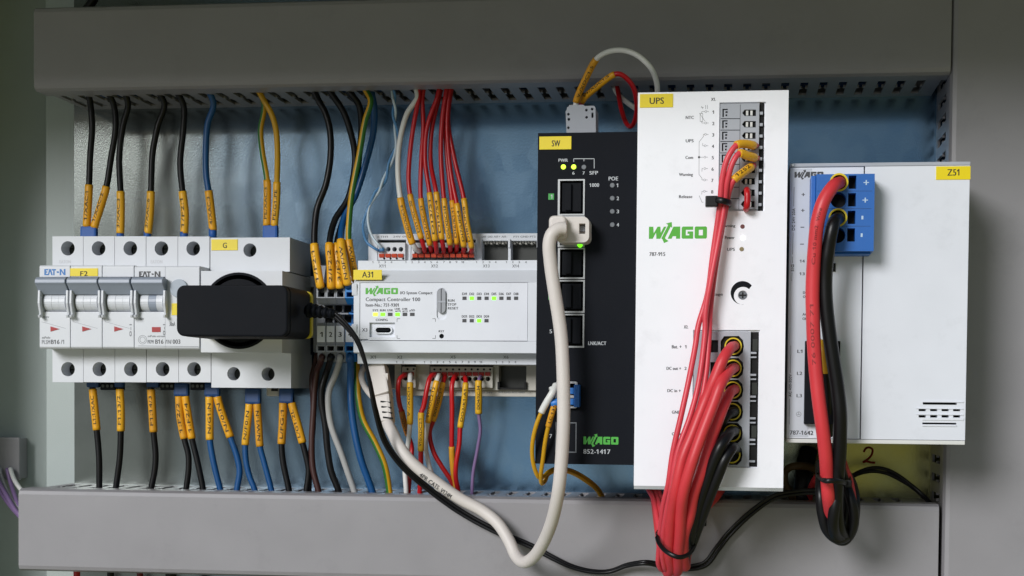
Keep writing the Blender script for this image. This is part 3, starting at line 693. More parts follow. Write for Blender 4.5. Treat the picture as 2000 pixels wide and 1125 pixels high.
# front body with sloping shoulders
px0, px1, pz0, pz1 = rc(703.5, 552.5, 1030, 665, DC-0.3)
MB().prism([(40, Zc(690.5)), (DC-1, Zc(690.5)), (DC, Zc(689)), (DC, pz0-0.35), (DC-2.5, pz0-0.35), (DC-2.5, pz1+0.2), (DC, pz1+0.2), (59.5, Zc(528, 59)), (40, Zc(528, 59))], X0, X1).box(X0+0.01, px0-0.2, DC-2.6, DC, pz0-0.36, pz1+0.21).box(px1+0.2, X1-0.01, DC-2.6, DC, pz0-0.36, pz1+0.21).build('housing', M_CTRL, ct, bevel=0.3)
MB().box(x58, X1, 12, 58, Zc(711.5, 58), Zc(508.5, 58)).build('label_ledge', M_CTRL, ct, bevel=0.3)
# side clips
for va, vb in ((553, 580), (633, 655)):
    MB().prism([(30, Zc(vb)), (DC+0.3, Zc(vb)+0.8), (DC+1.0, Zc(va)-1), (DC+0.2, Zc(va)), (30, Zc(va))], X0-0.9, X0+2.0).build('clip', M_CTRL, ct, bevel=0.35)
D1 = DC-0.3
rus = rr(721.5, 630, 771, 658.5, D1); x, _, z = U(862.5, 656.5, D1)
sl = rrect(*rc(853, 563, 872.5, 625, D1), 2.6); rst = circ(x, z, 1.25, 18)
lx0, _, lz0, _ = rc(703.5, 552.5, 1030, 657, D1)
MB().holed([(px0, Zc(662, DC, 710)), (U(719, 660, DC)[0], Zc(662, DC, 710)), (U(719, 660, DC)[0], pz0), (px1, pz0), (px1, pz1), (px0, pz1)], [rus, sl, rst], D1, DC-2.4, [2.0, 0.9, 2.0], 0, 0).build('front_panel', M_CTRLP, ct, bevel=0.0)
a = rc(721.5, 630, 771, 658.5, DC-1.0)
pb = rc(731, 637.2, 766, 652.2, DC-0.9)
o = MB().holed(rrect(*pb, 2.0), [rrect(pb[0]+0.75, pb[1]-0.75, pb[2]+0.75, pb[3]-0.75, 1.3)], DC-1.0, DC-2.4, 1.3, 0, 1).build('usb_port', [M_STEEL, M_DARK], ct)
q = rc(736, 643, 760, 646.6, DC-1.5); MB().box(q[0], q[1], DC-2.3, DC-1.5, q[2], q[3]).build('usb_tongue', M_BLK, o)
q = rc(853, 563.6, 872, 612, D1); s1 = MB().poly(rrect(q[0]+0.3, q[1]-0.3, q[2], q[3]-0.2, 2.4), DC-0.3, DC+0.9).build('mode_slider', mat('slider_grey', '9a9da3', 0.45), ct, bevel=0.25)
q = rc(853.5, 588, 871.5, 591, DC+1); MB().box(q[0]+.3, q[1]-.3, DC+0.8, DC+1.2, q[2], q[3]).build('ridge', M_LGREY, s1)
MB().cyl(x, z, 1.15, DC-2.2, DC-1.6, 16).build('reset_button', M_BLK, ct)
logo((714, 557.5, 777.5, 579), D1, M_LOGO, ct)
letters('I/O System Compact', (782, 569, 844.5, 576.5), D1, M_GRYINK, ct); letters('Compact Controller 100', (714.5, 581, 820.5, 590.5), D1, M_GRYINK, ct)
letters('Item-No.: 751-9301', (714.5, 592.5, 778.5, 599), D1, M_GRYINK, ct)
def led(parent, u, v, w, h, d, m): 
    a = rc(u-w/2, v-h/2, u+w/2, v+h/2, d); return MB().box(a[0], a[1], d-0.2, d+0.15, a[2], a[3]).build('status_lamp', m, parent)
for i, (s, on) in enumerate((('SYS', 1), ('RUN', 1), ('USR', 0), ('LNK', 1), ('LNK', 0), ('µSD', 0))):
    u = 733+14.4*i; letters(s, (u-5, 604 if i < 3 or i == 5 else 601.5, u+5.5, 609 if i == 5 else 608 if i < 3 else 605), D1, M_GRYINK, ct); led(ct, u+0.3, 614, 9, 6.5, D1, (M_LEDY if i == 0 else M_LED) if on else M_GRYINK)
letters('ACT1', (772, 606.3, 782, 609.5), D1, M_GRYINK, ct); letters('ACT2', (786, 606.3, 796, 609.5), D1, M_GRYINK, ct)
letters('CONFIG', (734, 622.5, 757, 627), D1, M_GRYINK, ct); letters('X3', (707.3, 641, 717.5, 647.5), D1, M_GRYINK, ct); letters('RST', (857, 645, 867.5, 649), D1, M_GRYINK, ct)
for s, v in (('RUN', 587), ('STOP', 594.6), ('RESET', 602)): letters(s, (875, v-2.4, 875+(20 if s == 'RESET' else 16 if s == 'STOP' else 12.5), v+2.4), D1, M_GRYINK, ct)
for i in range(8):
    u = 907.2+14.4*i; letters('DI%d' % (i+1), (u-4.4, 571.5, u+4.4, 576.5), D1, M_GRYINK, ct); led(ct, u, 582.5, 8, 6.6, D1, M_LED if i in (1, 4) else M_GRYINK)
for i in range(4):
    u = 907+14.4*i; letters('DO%d' % (i+1), (u-4.8, 615.5, u+4.8, 620.5), D1, M_GRYINK, ct); led(ct, u, 626.3, 8, 6.6, D1, M_LED if i == 2 else M_GRYINK)
for (u, v, su, sv) in ((775.5, 622.5, 1, 1), (850.5, 622.5, -1, 1), (775.5, 661, 1, -1), (850.5, 661, -1, -1)): lines([((u, v), (u+6*su, v)), ((u, v), (u, v+6*sv))], 0.22, D1, M_GRYINK, ct)
q = rc(721.5, 552.5, 722.3, 700, D1)
# recessed X labels on the ledges
for s, u in (('X11', 746.5), ('X12', 848.5), ('X13', 949.5), ('X14', 1007)): letters(s, (u-6.5, 516.5, u+6.5, 522.5), 58, M_FAINT, ct)
for us, n in (((728, 740, 752, 764.5), 0), ((792.5, 805, 817.5, 829.5, 842, 854, 867, 879, 891.5, 904.5), 0), ((930.5, 943.5, 956, 968), 0), ((989, 1001.5, 1014, 1027), 0)):
    for k, u in enumerate(us): letters(str(k+1), (u-1.6-(1.6 if k == 9 else 0), 510, u+1.6, 514), 58, M_FAINT, ct)
for s, u in (('X1', 728.5), ('X2', 780.5), ('X5', 884.5), ('X6', 988)): letters(s, (u-5, 694.5, u+5, 700.5), 58, M_FAINT, ct)
for us in ((774.5, 787), (829, 841.5, 854, 866, 878.5, 890.5, 903, 915.5, 927.5, 940), (969, 981.5, 994, 1006.5)):
    for k, u in enumerate(us): letters(str(k+1), (u-1.6-(1.6 if k == 9 else 0), 705, u+1.6, 709.5), 58, M_FAINT, ct)
# terminal level: wells for the plugs
def well(u0, u1, v0, v1, d=36): return rr(u0, v0, u1, v1, d)
xr = X1-1
w_up = [well(737, 793, 468, 509), well(802, 929, 468, 509), well(941, 992.5, 470, 509), well(997.5, 1049, 470, 509)]
w_dn = [well(783.5, 812.5, 712, 757.5), well(839, 963, 712, 757.5), well(974, 1028, 714.5, 757.5), well(726, 771, 712, 757.5)]
MB().holed(rectp(x36, xr, Zc(512, 36), Zc(456.5, 36)), w_up, 36, 10, [10, 10, 9, 9], 0, 1).build('terminal_level', [M_CTRL, M_SMOKE], ct, bevel=0)
MB().holed(rectp(U(721, 735, 36)[0], xr, Zc(761, 36), Zc(709, 36)), w_dn, 36, 10, [10, 10, 9, 12], 0, 1).build('terminal_level', [M_BEIGE, M_SMOKE], ct, bevel=0)
MB().box(U(771.5, 767, 34)[0], xr-1, 10, 33, Zc(773.5, 34), Zc(761, 34)).build('lower_lip', M_BEIGE, ct, bevel=0.3)
letters('ETH1   24V 0V', (738, 460.5, 796, 464), 36, M_FAINT, ct); letters('DI1 DI2 AI1+ AI1-', (941, 460.5, 991, 464), 36, M_FAINT, ct); letters('PT1 GND PT2', (1003, 460.5, 1046, 464), 36, M_FAINT, ct)
letters('DO1 DO2 DO3 DO4 0V 24V', (868, 764.5, 962, 768), 33, M_FAINT, ct); letters('INT GND AO2 GND', (974, 764.5, 1025, 768), 33, M_FAINT, ct)
for box in ((941.5, 470.5, 992, 476), (998, 470.5, 1048, 476)):          # comb of empty contacts
    a = rc(*box, 30); n = 9
    for k in range(n): MB().box(a[0]+(a[1]-a[0])*(k+.15)/n, a[0]+(a[1]-a[0])*(k+.8)/n, 27, 33, a[2]-0.5*(k % 2), a[3]).build('contact', M_BEIGE, ct)
for u0, u1 in ((939, 941.5), (993, 997), (1049, 1051)):
    a = rc(u0, 467, u1, 484, 36); MB().box(a[0], a[1], 30, 37.5, a[2], a[3]).build('guide', M_CTRL, ct, bevel=0.15)
mb = MB(); a = rc(972.5, 746, 1029, 761, 36); mb.box(a[0], a[0]+1.1, 30, 38, a[2], a[3]).box(a[1]-1.1, a[1], 30, 38, a[2], a[3]).box(a[0]+1.1, a[1]-1.1, 34, 37, a[2], a[2]+1.1); mb.build('guide', M_DARK, ct)
sticker((690.5, 527, 746, 546.5), 68.3, 'A31', (707.5, 530.5, 728.5, 542), ct)

def plug(name, label, u0, u1, v0, v1, us, vh, vl, lever, mbody, dots, d=39, rpx=4.6, vdot=0):
    t = thing(name, label, 'connector', U((u0+u1)/2, v1, 30))
    a = rc(u0, v0, u1, v1, d); hs = []
    for u in us: x, _, z = U(u, vh, d); hs.append(circ(x, z, rpx*px(u, vh, d), 14))
    MB().holed(rectp(*a), hs, d, 27, 9, 0, 1).build('housing', [mbody, M_DARK], t)
    for u in us:
        b = rc(u-5, vl-4, u+5, vl+4, d); MB().prism([(d-1, b[2]), (d+0.8, b[2]), (d+1.5, b[3]-0.3), (d-1, b[3])], b[0], b[1]).build('release_lever', lever, t, bevel=0.15)
    for u in us:
        x, _, z = U(u+4.5, vdot, d); MB().cyl(x, z, 0.62, d-0.1, d+0.06, 10).build('test_hole', M_DARK, t)
    return t
U12 = [811+12.25*i for i in range(10)]; U5 = [844+12.1*i for i in range(10)]
plug('plug_connector', 'white four pole plug with orange levers, upper left of the controller', 738.5, 791, 474, 507.5, [746, 758.4, 770.6, 783], 486.8, 499, M_ORG, M_WHITE, 4, vdot=505)
plug('plug_connector', 'ten pole plug with red levers under the upper bunch of red wires', 803.5, 927.5, 474, 507.5, U12, 487.5, 499, M_ORG, M_WHITE, 10, vdot=505.5)
plug('plug_connector', 'small two pole plug with red levers below the controller', 785, 811.5, 716.5, 757, [791.5, 803.5], 739, 730, M_REDL, M_BEIGE, 2, vdot=721)
plug('plug_connector', 'ten pole plug with red levers below the controller', 840.5, 962, 716.5, 757, U5, 740, 730, M_REDL, M_BEIGE, 10, vdot=721.5)

# ================================================================== NETWORK SWITCH
DSW = 125
a = rc(1048, 258.5, 1243.5, 907, DSW)
sw = thing('network_switch', 'tall black network switch between the controller and the white UPS', 'network switch', ((a[0]+a[1])/2, 8, a[2]))
holes = [rr(1089.5, 350, 1142, 421, DSW), rr(1089.5, 422, 1142, 482, DSW), rr(1089.5, 484, 1142.5, 545, DSW), rr(1089.5, 547, 1142, 611, DSW), rr(1089, 613, 1141, 679, DSW), rr(1085, 744, 1127, 798, DSW), rr(1084, 824, 1126, 884, DSW)]
MB().holed(rectp(*a), holes, DSW, 9, [12]*7, 0, 1).build('case', [M_SWB, M_DARK], sw, bevel=0.25)
x = a; MB().box(a[0]+3, a[1]-2, 40, DSW-4, a[3], a[3]+0.5).build('top_seam', M_SWB, sw)
for (u0, v0, u1, v1) in ((1089.5, 350, 1142, 421), (1089.5, 422, 1142, 482), (1089.5, 484, 1142.5, 545), (1089.5, 547, 1142, 611), (1089, 613, 1141, 679)):
    b = rc(u0, v0, u1, v1, DSW+0.4); w = 1.05
    p = MB().holed(rectp(*b), [rectp(b[0]+1.0, b[1]-0.75, b[2]+0.8, b[3]-0.7)], DSW+0.5, DSW-8, 7.5, 0, 1).build('ethernet_port', [mat('port_shield', '9a9c9c', 0.4, 0.9), M_DARK], sw)
    c_ = (b[0]+1.9, b[1]-1.7, b[2]+1.9, b[3]-1.6)
    if v0 != 422:
        MB().box(c_[0], c_[1], DSW-7, DSW-0.8, c_[2], c_[3]).box(c_[0]+(c_[1]-c_[0])*0.18, c_[0]+(c_[1]-c_[0])*0.5, DSW-0.8, DSW+0.7, c_[2]+0.6, c_[3]-0.5).build('dust_cover', M_BLK, p, bevel=0.35)
b = rc(1084.5, 824.5, 1126, 884, DSW+0.1)
MB().holed(rectp(*b), [rectp(b[0]+0.8, b[1]-0.5, b[2]+0.5, b[3]-0.6)], DSW+0.25, DSW-3, 0.6, 0, 1).build('empty_module_slot', [M_LEDOFF, M_SWB], sw)
for u, v, m in ((1100.4, 326, M_LEDY), (1120.6, 326, M_LEDY), (1140.6, 326.5, M_LEDOFF), (1196, 362, M_LEDOFF), (1196, 387.4, M_LEDOFF), (1196, 413, M_LEDOFF), (1196, 439, M_LEDOFF), (1133, 478, M_LED)):
    x, _, z = U(u, v, DSW); dd = DSW+2.7 if v == 478 else DSW; MB().cyl(x, z, 5.6*px(u, v, DSW), dd-(3 if v == 478 else 0.5), dd+0.5, 20, r1=4.2*px(u, v, DSW)).build('status_lamp', m, sw)
M_GRN = mat('port_mark_green', '2f9a3c', 0.4)
for v in (384, 579.5): b = rc(1071, v-6, 1082, v+6, DSW); MB().box(b[0], b[1], DSW-.2, DSW+.1, b[2], b[3]).build('port_mark', M_GRN, sw)
sticker((1053.5, 266.5, 1116, 292), DSW, 'SW', (1078, 274, 1094, 286), sw)
letters('PWR', (1091, 310, 1109, 316), DSW, M_WINK, sw); letters('6', (1118, 335, 1122, 341), DSW, M_WINK, sw); letters('7', (1138, 335, 1142, 341), DSW, M_WINK, sw)
letters('SFP', (1151.5, 334, 1168, 341), DSW, M_WINK, sw); letters('1000', (1151.5, 358, 1170, 365), DSW, M_WINK, sw); letters('POE', (1189, 345, 1207, 352.5), DSW, M_WINK, sw)
letters('1', (1076, 380, 1078.6, 388), DSW+0.06, M_WINK, sw)
for i, v in enumerate((362, 387.4, 413, 439)): letters(str(i+1), (1204.6, v-3.5, 1208.8 if i else 1207, v+3.5), DSW, M_WINK, sw)
letters('5', (1073.5, 643.5, 1078, 651), DSW, M_WINK, sw); letters('7', (1073.5, 848, 1078, 856), DSW, M_WINK, sw); letters('LNK/ACT', (1149, 667, 1184, 674), DSW, M_WINK, sw)
lines([((1120.6, 316), (1120.6, 310)), ((1120.6, 310), (1160.5, 310)), ((1160.5, 310), (1160.5, 329)), ((1140.5, 310), (1140.5, 315))], 0.3, DSW, M_WINK, sw)
logo((1139.6, 847, 1208, 873.5), DSW, mat('logo_green_dark', '46a83a', 0.4), sw); letters('852-1417', (1139.6, 877.5, 1192, 886.5), DSW, M_WINK, sw)
# power plug on top of the switch
DG = 98
b = rc(1104.5, 207, 1164, 262, DG)
gp = thing('power_plug', 'grey power plug standing on top of the black switch', 'connector', ((b[0]+b[1])/2, DG-8, b[2]))
hs = []
for u, v in ((1145.3, 215), (1156.4, 213), (1145.7, 229), (1110, 223), (1111, 233), (1110, 249.5)): x, _, z = U(u, v, DG); hs.append(circ(x, z, 0.68, 12))
hs.append(rr(1155, 220, 1159, 230, DG))
w = b[1]-b[0]; h = b[3]-b[2]
MB().holed([(b[0]+0.6, b[2]), (b[1], b[2]), (b[1]-0.3, b[3]-1), (b[1]-1, b[3]), (b[0]+w*0.62, b[3]), (b[0]+w*0.58, b[3]+0.6), (b[0]+w*0.12, b[3]+0.6), (b[0]+w*0.1, b[3]-0.2), (b[0]+0.7, b[3]-0.6), (b[0]+0.5, b[3]-2), (b[0], b[3]-2.4)], hs, DG, DG-16, 3, 0, 1).build('housing', [M_LGREY, M_DARK], gp, bevel=0.0)
# blue fibre plug in the lower slot
b = rc(1085, 745, 1128, 797, DSW+2)
fb = thing('fibre_module', 'small module with blue fibre plug low on the black switch', 'connector', ((b[0]+b[1])/2, DSW, b[2]))
MB().holed(rrect(*b, 1.0), [rectp(b[0]+1.2, b[1]-1.2, b[2]+1, b[3]-1)], DSW+3, DSW-10, 5, 0, 1).build('cage', [M_STEEL, M_DARK], fb)
e = rc(1078, 751, 1132, 795, DSW+5); hh = (e[3]-e[2])
MB().box(e[1]-2.6, e[1], DSW+1, DSW+7, e[2], e[3]).build('bracket', M_BLUEC, fb, bevel=0.3)
for k in (0.08, 0.56): MB().box(e[0]+3, e[1]-2.7, DSW+1, DSW+5.5, e[2]+hh*k+0.2, e[2]+hh*(k+0.3)).build('plug_body', mat('fibre_blue', '2b78c8', 0.4), fb, bevel=0.4)
MB().box(e[0]+6, e[1]-2.7, DSW+1, DSW+4, e[2]+hh*0.40, e[2]+hh*0.54).build('latch', M_BEIGE, fb, bevel=0.3)
for z_, m_ in ((U(1083, 759, DSW+5), M_WHT), (U(1083, 786, DSW+5), mat('fibre_blue', '2b78c8'))): tb = MB(); tube(tb, [Vector((z_[0]+6, DSW+4, z_[2]+1)), Vector((z_[0]+2, DSW+6, z_[2]+0.4)), Vector((z_[0]-1.6, DSW+8, z_[2]-1))], [2.3, 2.1, 1.8], 12); tb.build('boot', m_, fb, smooth=True, weld=False)

# ================================================================== UPS
DU = 135
a = rc(1242, 178.5, 1535, 951, DU)
up = thing('backup_power_unit', 'tall white UPS module with green logo and two grey connector blocks', 'power unit', ((a[0]+a[1])/2, 8, a[2]))
xc = rr(1404, 199.5, 1494.5, 412.5, DU); xc2 = rr(1352.5, 644.5, 1482, 913, DU)
kn = U(1450.7, 576.5, DU); knr = 9.2*px(1450, 576, DU)
MB().holed(rectp(*a), [xc, xc2, circ(kn[0], kn[2], knr, 24)], DU, DU-1.6, [1.5, 1.5, 1.4], 0, 0, floor=True).build('front_plate', M_UPS, up)
MB().box(a[0]+0.6, a[1]-0.6, 9, DU-1.7, a[2]+0.5, a[3]-0.5).build('case', M_UPS, up, bevel=0.5)
MB().box(a[0]+0.05, a[1]-0.05, DU-1.2, DU-0.4, a[2]-1.6, a[2]-0.02).build('bottom_flange', M_STEEL, up)
mb = MB().cyl(kn[0], kn[2], knr*0.92, DU-1.4, DU-0.7, 20).box(kn[0]-1.7, kn[0]+1.7, DU-0.75, DU-0.6, kn[2]-0.35, kn[2]+0.35, 1).box(kn[0]-0.35, kn[0]+0.35, DU-0.76, DU-0.59, kn[2]-1.4, kn[2]+1.4, 1); mb.build('adjusting_screw', [M_LEDOFF, M_DARK], up, weld=False)
mb = MB(); s = px(1450, 576, DU); n = 40; o1 = []; o2 = []
ko = U(1450, 571.8, DU); ki = U(1450.9, 577.6, DU)
for i in range(n+1):
    an = math.radians(38+i/n*238); o1.append((ko[0]+23.0*s*math.cos(an), ko[2]+23.0*s*math.sin(an)))
    a2 = math.radians(48+i/n*226); o2.append((ki[0]+17.6*s*math.cos(a2), ki[2]+17.4*s*math.sin(a2)))
for i in range(n): mb.flat([o1[i], o1[i+1], o2[i+1], o2[i]], DU+0.06)
mb.build('printed_dial', M_BLK, up, weld=False)
sticker((1249.8, 183.5, 1314.5, 210), DU, 'UPS', (1269, 190.5, 1296.5, 203), up)
logo((1267.5, 433, 1381, 475), DU, M_LOGO, up); letters('787-915', (1268.6, 492.5, 1299, 500), DU, M_GRYINK, up)
for s_, bx in (('X1.', (1389, 191, 1398, 197)), ('NTC', (1339.5, 226.5, 1355, 232.5)), ('UPS', (1339.5, 272, 1354.5, 278)), ('Com', (1339, 304.5, 1353.5, 310.5)), ('Warning', (1326.4, 338, 1353, 345.5)), ('Release', (1326.4, 381, 1352, 387)),
    ('Warning', (1407, 438.5, 1436, 445)), ('Power', (1416, 461, 1434.5, 467)), ('UPS', (1420.5, 484, 1435, 490)), ('Voltage', (1379, 572, 1411.5, 579)), ('X2.', (1335.8, 635.5, 1344, 641.5)), ('Bat. +', (1312.4, 674, 1331, 680.5)),
    ('DC out +', (1302, 716.5, 1330, 722.5)), ('DC in +', (1303.7, 760, 1329.5, 766)), ('GND', (1312.4, 802, 1329, 808)), ('GND', (1312.4, 844.5, 1329, 850.5)), ('1', (1338, 674, 1340.4, 680.5)), ('2', (1337, 716.5, 1341, 722.5))):
    letters(s_, bx, DU, M_GRYINK, up)
for i in range(8):
    v = 219+22.25*i; letters(str(i+1), (1391.6 - 0.35*i, v-3.2, 1395.4-0.35*i-(1.2 if i == 0 else 0), v+3.2), DU, M_GRYINK, up)
def ring(u, v, r, m=M_GRYINK):
    x, _, z = U(u, v, DU); q = r*px(u, v, DU); mb = MB()
    for i in range(14):
        b0, b1 = 2*math.pi*i/14, 2*math.pi*(i+1)/14
        mb.flat([(x+q*math.cos(b0), z+q*math.sin(b0)), (x+q*math.cos(b1), z+q*math.sin(b1)), (x+(q-.13)*math.cos(b1), z+(q-.13)*math.sin(b1)), (x+(q-.13)*math.cos(b0), z+(q-.13)*math.sin(b0))], DU+0.06)
    mb.build('printed_ring', m, up, weld=False)
V8 = [219+22.25*i-1 for i in range(8)]
for i in range(8): ring(1378.5-0.4*i, V8[i], 2.2)
G = []
for i in range(8): G.append(((1380.8-0.4*i, V8[i]), (1384.5-0.4*i, V8[i])))
G += [((1376, V8[0]), (1370.5, V8[0])), ((1376, V8[1]), (1370.5, V8[1])), ((1370.5, V8[0]), (1370.5, V8[0]+4)), ((1370.5, V8[1]), (1370.5, V8[1]-4)),
      ((1367.5, 221.5), (1372.5, 221.5)), ((1372.5, 221.5), (1372.5, 237.5)), ((1372.5, 237.5), (1367.5, 237.5)), ((1367.5, 237.5), (1367.5, 221.5)), ((1366, 221), (1377, 237)), ((1370, 207), (1373, 213)), ((1378, 205), (1378, 213)), ((1381.5, 205), (1381.5, 213)), ((1369, 210), (1374.5, 210)),
      ((1376, V8[2]), (1373.5, V8[2])), ((1373.5, V8[2]), (1374, V8[2]+4)), ((1374, V8[2]+4), (1365.5, 277)), ((1365.5, 277), (1365.2, 341)), ((1365.2, 341), (1371, 348)), ((1371, 348), (1371, V8[6])), ((1371, V8[6]), (1373.5, V8[6])),
      ((1376, V8[3]), (1372.5, V8[3])), ((1372.5, V8[3]), (1372.5, V8[3]-5)), ((1365.3, V8[4]), (1375, V8[4])), ((1373, V8[5]), (1371, V8[5])), ((1371, V8[5]), (1371, V8[5]+6)), ((1373, V8[7]), (1371, V8[7])), ((1371, V8[7]), (1370.5, V8[7]+6)), ((1365.5, 382), (1371, 395)), ((1371, 395), (1374, 395))]
for i in range(0, len(G)): lines([G[i]], 0.14, DU, M_GRYINK, up)
x, _, z = U(1365.3, V8[4], DU); MB().cyl(x, z, 0.55, DU, DU+0.07, 12).build('printed_dot', M_GRYINK, up)
for u, v, m in ((1450.2, 442.5, mat('lamp_dark_red', '6a3b38', 0.3)), (1451, 464.5, mat('lamp_white', 'f4f8f4', 0.3, emit=1.2, bump=0)), (1448.7, 486.6, mat('lamp_amber', '8a7d5a', 0.3))):
    x, _, z = U(u, v, DU); MB().cyl(x, z, 5.2*px(u, v, DU), DU-0.3, DU+0.4, 20, r1=3.6*px(u, v, DU)).build('status_lamp', m, up, bevel=0)
# X1 connector: nine-pole
b = rc(1406, 202, 1491, 411, DU+0.5)
c1 = MB(); hs = []; W9 = []
for i in range(9):
    v = 220.5+22.3*i; k = 0.35*i
    hs.append([U(1449.5-k, v, DU+.5)[::2], U(1454.5-k, v+6, DU+.5)[::2], U(1476.5-k, v+6, DU+.5)[::2], U(1476.5-k, v-6.5, DU+.5)[::2], U(1454.5-k, v-6.5, DU+.5)[::2]])
    W9.append((v, k))
for v, k in W9: hs.append([q[::2] for q in (U(1411-k, v-8, DU+.5), U(1421.5-k, v-8, DU+.5), U(1421.5-k, v-5.5, DU+.5), U(1413.8-k, v-5.5, DU+.5), U(1413.8-k, v+8, DU+.5), U(1411-k, v+8, DU+.5))])
x9 = [U(1407, 205, DU)[0], U(1486, 205, DU)[0]]
c1 = MB().holed(rectp(x9[0], x9[1]-0.7, U(1445, 409, DU)[2], U(1445, 203, DU)[2]), [[(p[0], p[1]) for p in h] for h in hs], DU+0.5, DU-1.4, 1.8, 0, 1).build('connector_block', [M_LGREY, M_DARK], up)
MB().box(x9[1]-0.6, U(1493, 205, DU)[0], DU-1.45, DU-1.3, U(1445, 411.5, DU)[2], U(1445, 200.5, DU)[2]).build('slot_gap', M_DARK, c1)
for i, (v, k) in enumerate(W9):
    if i: lines([((1408-k, v-11), (1446-k, v-11))], 0.32, DU+0.5, M_BLK, c1, 'pole_seam')
    for q_, w_ in ((v-1.5, 4.0), (v+4.5, 3.2)):
        b = rc(1417-k, q_-1.6, 1417+w_-k, q_+1.6, DU+.5); MB().box(b[0], b[1], DU+0.4, DU+0.62, b[2], b[3]).build('latch', M_BLK, c1)
    for du in (1457, 1465.5):
        b = rc(du-k, v-4.5, du+4.6-k, v+5, DU); MB().box(b[0], b[1], DU-1.2, DU+0.1, b[2], b[3]).build('contact_blade', M_WHT, c1, bevel=0.1)
    b = rc(1484-k, v-2, 1490-k, v+3.5, DU); MB().box(b[0], b[1], DU-1.4, DU+0.45, b[2], b[3]).build('rib', M_LGREY, c1)
    b = rc(1425.5-k, v-8, 1428-k, v-3, DU+.5); 
lines([((1446, 204), (1443, 409))], 0.22, DU+0.5, M_GRYINK, c1, 'pole_seam')
# X2 connector: six big poles
xa, xb = U(1355.5, 660, DU)[0], U(1462, 780, DU)[0]; zt, zb2 = U(1417, 648, DU)[2], U(1417, 911, DU)[2]
V6 = [676.3, 719.2, 761.7, 804, 846, 888]; hs = []
for i, v in enumerate(V6):
    k = 0.013*(v-676); x, _, z = U(1430.5-k, v, DU); r = 22*px(1430, v, DU)
    hs.append([(x+r*cx_, z+r*cz_) for cx_, cz_ in ((-1.05, -0.45), (-0.75, -0.9), (0.55, -0.92), (0.93, -0.55), (1.02, 0), (0.93, 0.55), (0.55, 0.92), (-0.75, 0.9), (-1.05, 0.45))])
    hs.append(rr(1388-k, v-12, 1402.5-k, v+12, DU))
c2 = MB().holed(rectp(xa, xb+0.6, zb2, zt), hs, DU+0.6, DU-1.4, 1.9, 0, 1).build('connector_block', [M_LGREY, M_DARK], up)
MB().box(xb+0.7, U(1480.5, 780, DU)[0], DU-1.45, DU-1.3, zb2, zt).build('slot_gap', M_DARK, c2)
for i, v in enumerate(V6):
    k = 0.013*(v-676); b = rc(1463.5-k, v+11, 1477.5-k, v+15, DU); MB().box(b[0], b[1], DU-1.3, DU+0.4, b[2], b[3]).build('rib', M_LGREY, c2, bevel=0.1)
    b = rc(1463.5-k, v+20, 1477.5-k, v+23, DU); 
    if i < 5: MB().box(b[0], b[1], DU-1.3, DU+0.4, b[2], b[3]).build('rib', M_LGREY, c2, bevel=0.1)
    if i % 2 == 0: b = rc(1470-k, v-14, 1480-k, v+9, DU); MB().box(b[0], b[1], DU-1.3, DU-0.4, b[2], b[3]).build('latch', M_SMOKE, c2)
    x, _, z = U(1432-k, v, DU); q = 17.0*px(1430, v, DU); mb = MB()
    for r_a in range(24):
        pass
    pr = []
    mb.holed(circ(x, z, q, 28), [circ(x, z, q-0.6, 28)], DU+1.1, DU-1.2, 2.1, 0, 1); mb.build('ferrule_ring', [M_RING, M_DARK], c2)

# ================================================================== POWER SUPPLY
DZ = 127
a = rc(1540, 325, 1889.5, 858, DZ)
ps = thing('power_supply', 'wide pale grey power supply at the right with Z51 sticker and vent slots', 'power unit', ((a[0]+a[1])/2, 8, a[2]))
xs_ = U(1684.5, 590, DZ)[0]
vs = []
def vt(u0, v0, u1, v1): vs.append(rr(u0, v0, u1, v1, DZ))
vt(1802.5, 786, 1869, 790.5); vt(1801.5, 825.5, 1868, 829)
for v0, v1 in ((799, 803.2), (811, 815.6)):
    for k in range(4): u = 1794.3+22.4*k; vt(u, v0, u+14, v1)
MB().holed(rectp(xs_+0.25, a[1], a[2], a[3]), vs, DZ, 9, 6, 0, 1).build('front_cover', [M_PSU, M_DARK], ps)
MB().box(a[0], xs_-0.25, 9, DZ-0.4, a[2], a[3]).build('terminal_cover', M_PSU, ps, bevel=0.35)
b = rc(1543, 329, 1583, 855, DZ); MB().box(a[0]+0.7, U(1582, 590, DZ)[0], DZ-0.4, DZ-0.2, a[2]+0.7, a[3]-0.6).build('print_foil', M_PSUL, ps)
for v0, v1 in ((784, 786), (797.5, 798.8), (809, 810.5), (816, 821), (829.3, 833)):
    b = rc(1789 if v0 > 790 and v0 < 815 else 1801, v0, 1882 if v0 < 820 else 1868, v1, DZ); MB().box(b[0], b[1], DZ-0.1, DZ+0.5, b[2], b[3]).build('vent_rib', M_PSU, ps, bevel=0.1)
z0, z1 = a[3]+0.1, U(1720, 317.5, DZ)[2]
MB().box(a[0]-0.3, a[1]+0.2, 9, DZ+0.4, z0, z1).build('sheet_edge', M_LGREY, ps, bevel=0.25)
MB().box(a[0], a[1], 9, DZ+0.2, U(1700, 866.5, DZ)[2], a[2]-0.2).build('sheet_edge', M_WHT, ps, bevel=0.3)
MB().box(U(1546,325,DZ)[0], U(1551,325,DZ)[0], DZ+0.3, DZ+0.9, z0+0.2, z1-0.2).build('rivet', M_STEEL, ps, bevel=0.2)
D = DZ-0.2
sticker((1828, 324.8, 1895.5, 351), DZ, 'Z51', (1850.5, 330.5, 1873.5, 343), ps)
logo((1551.7, 331, 1608, 351), DZ-0.2, M_GRYINK, ps)
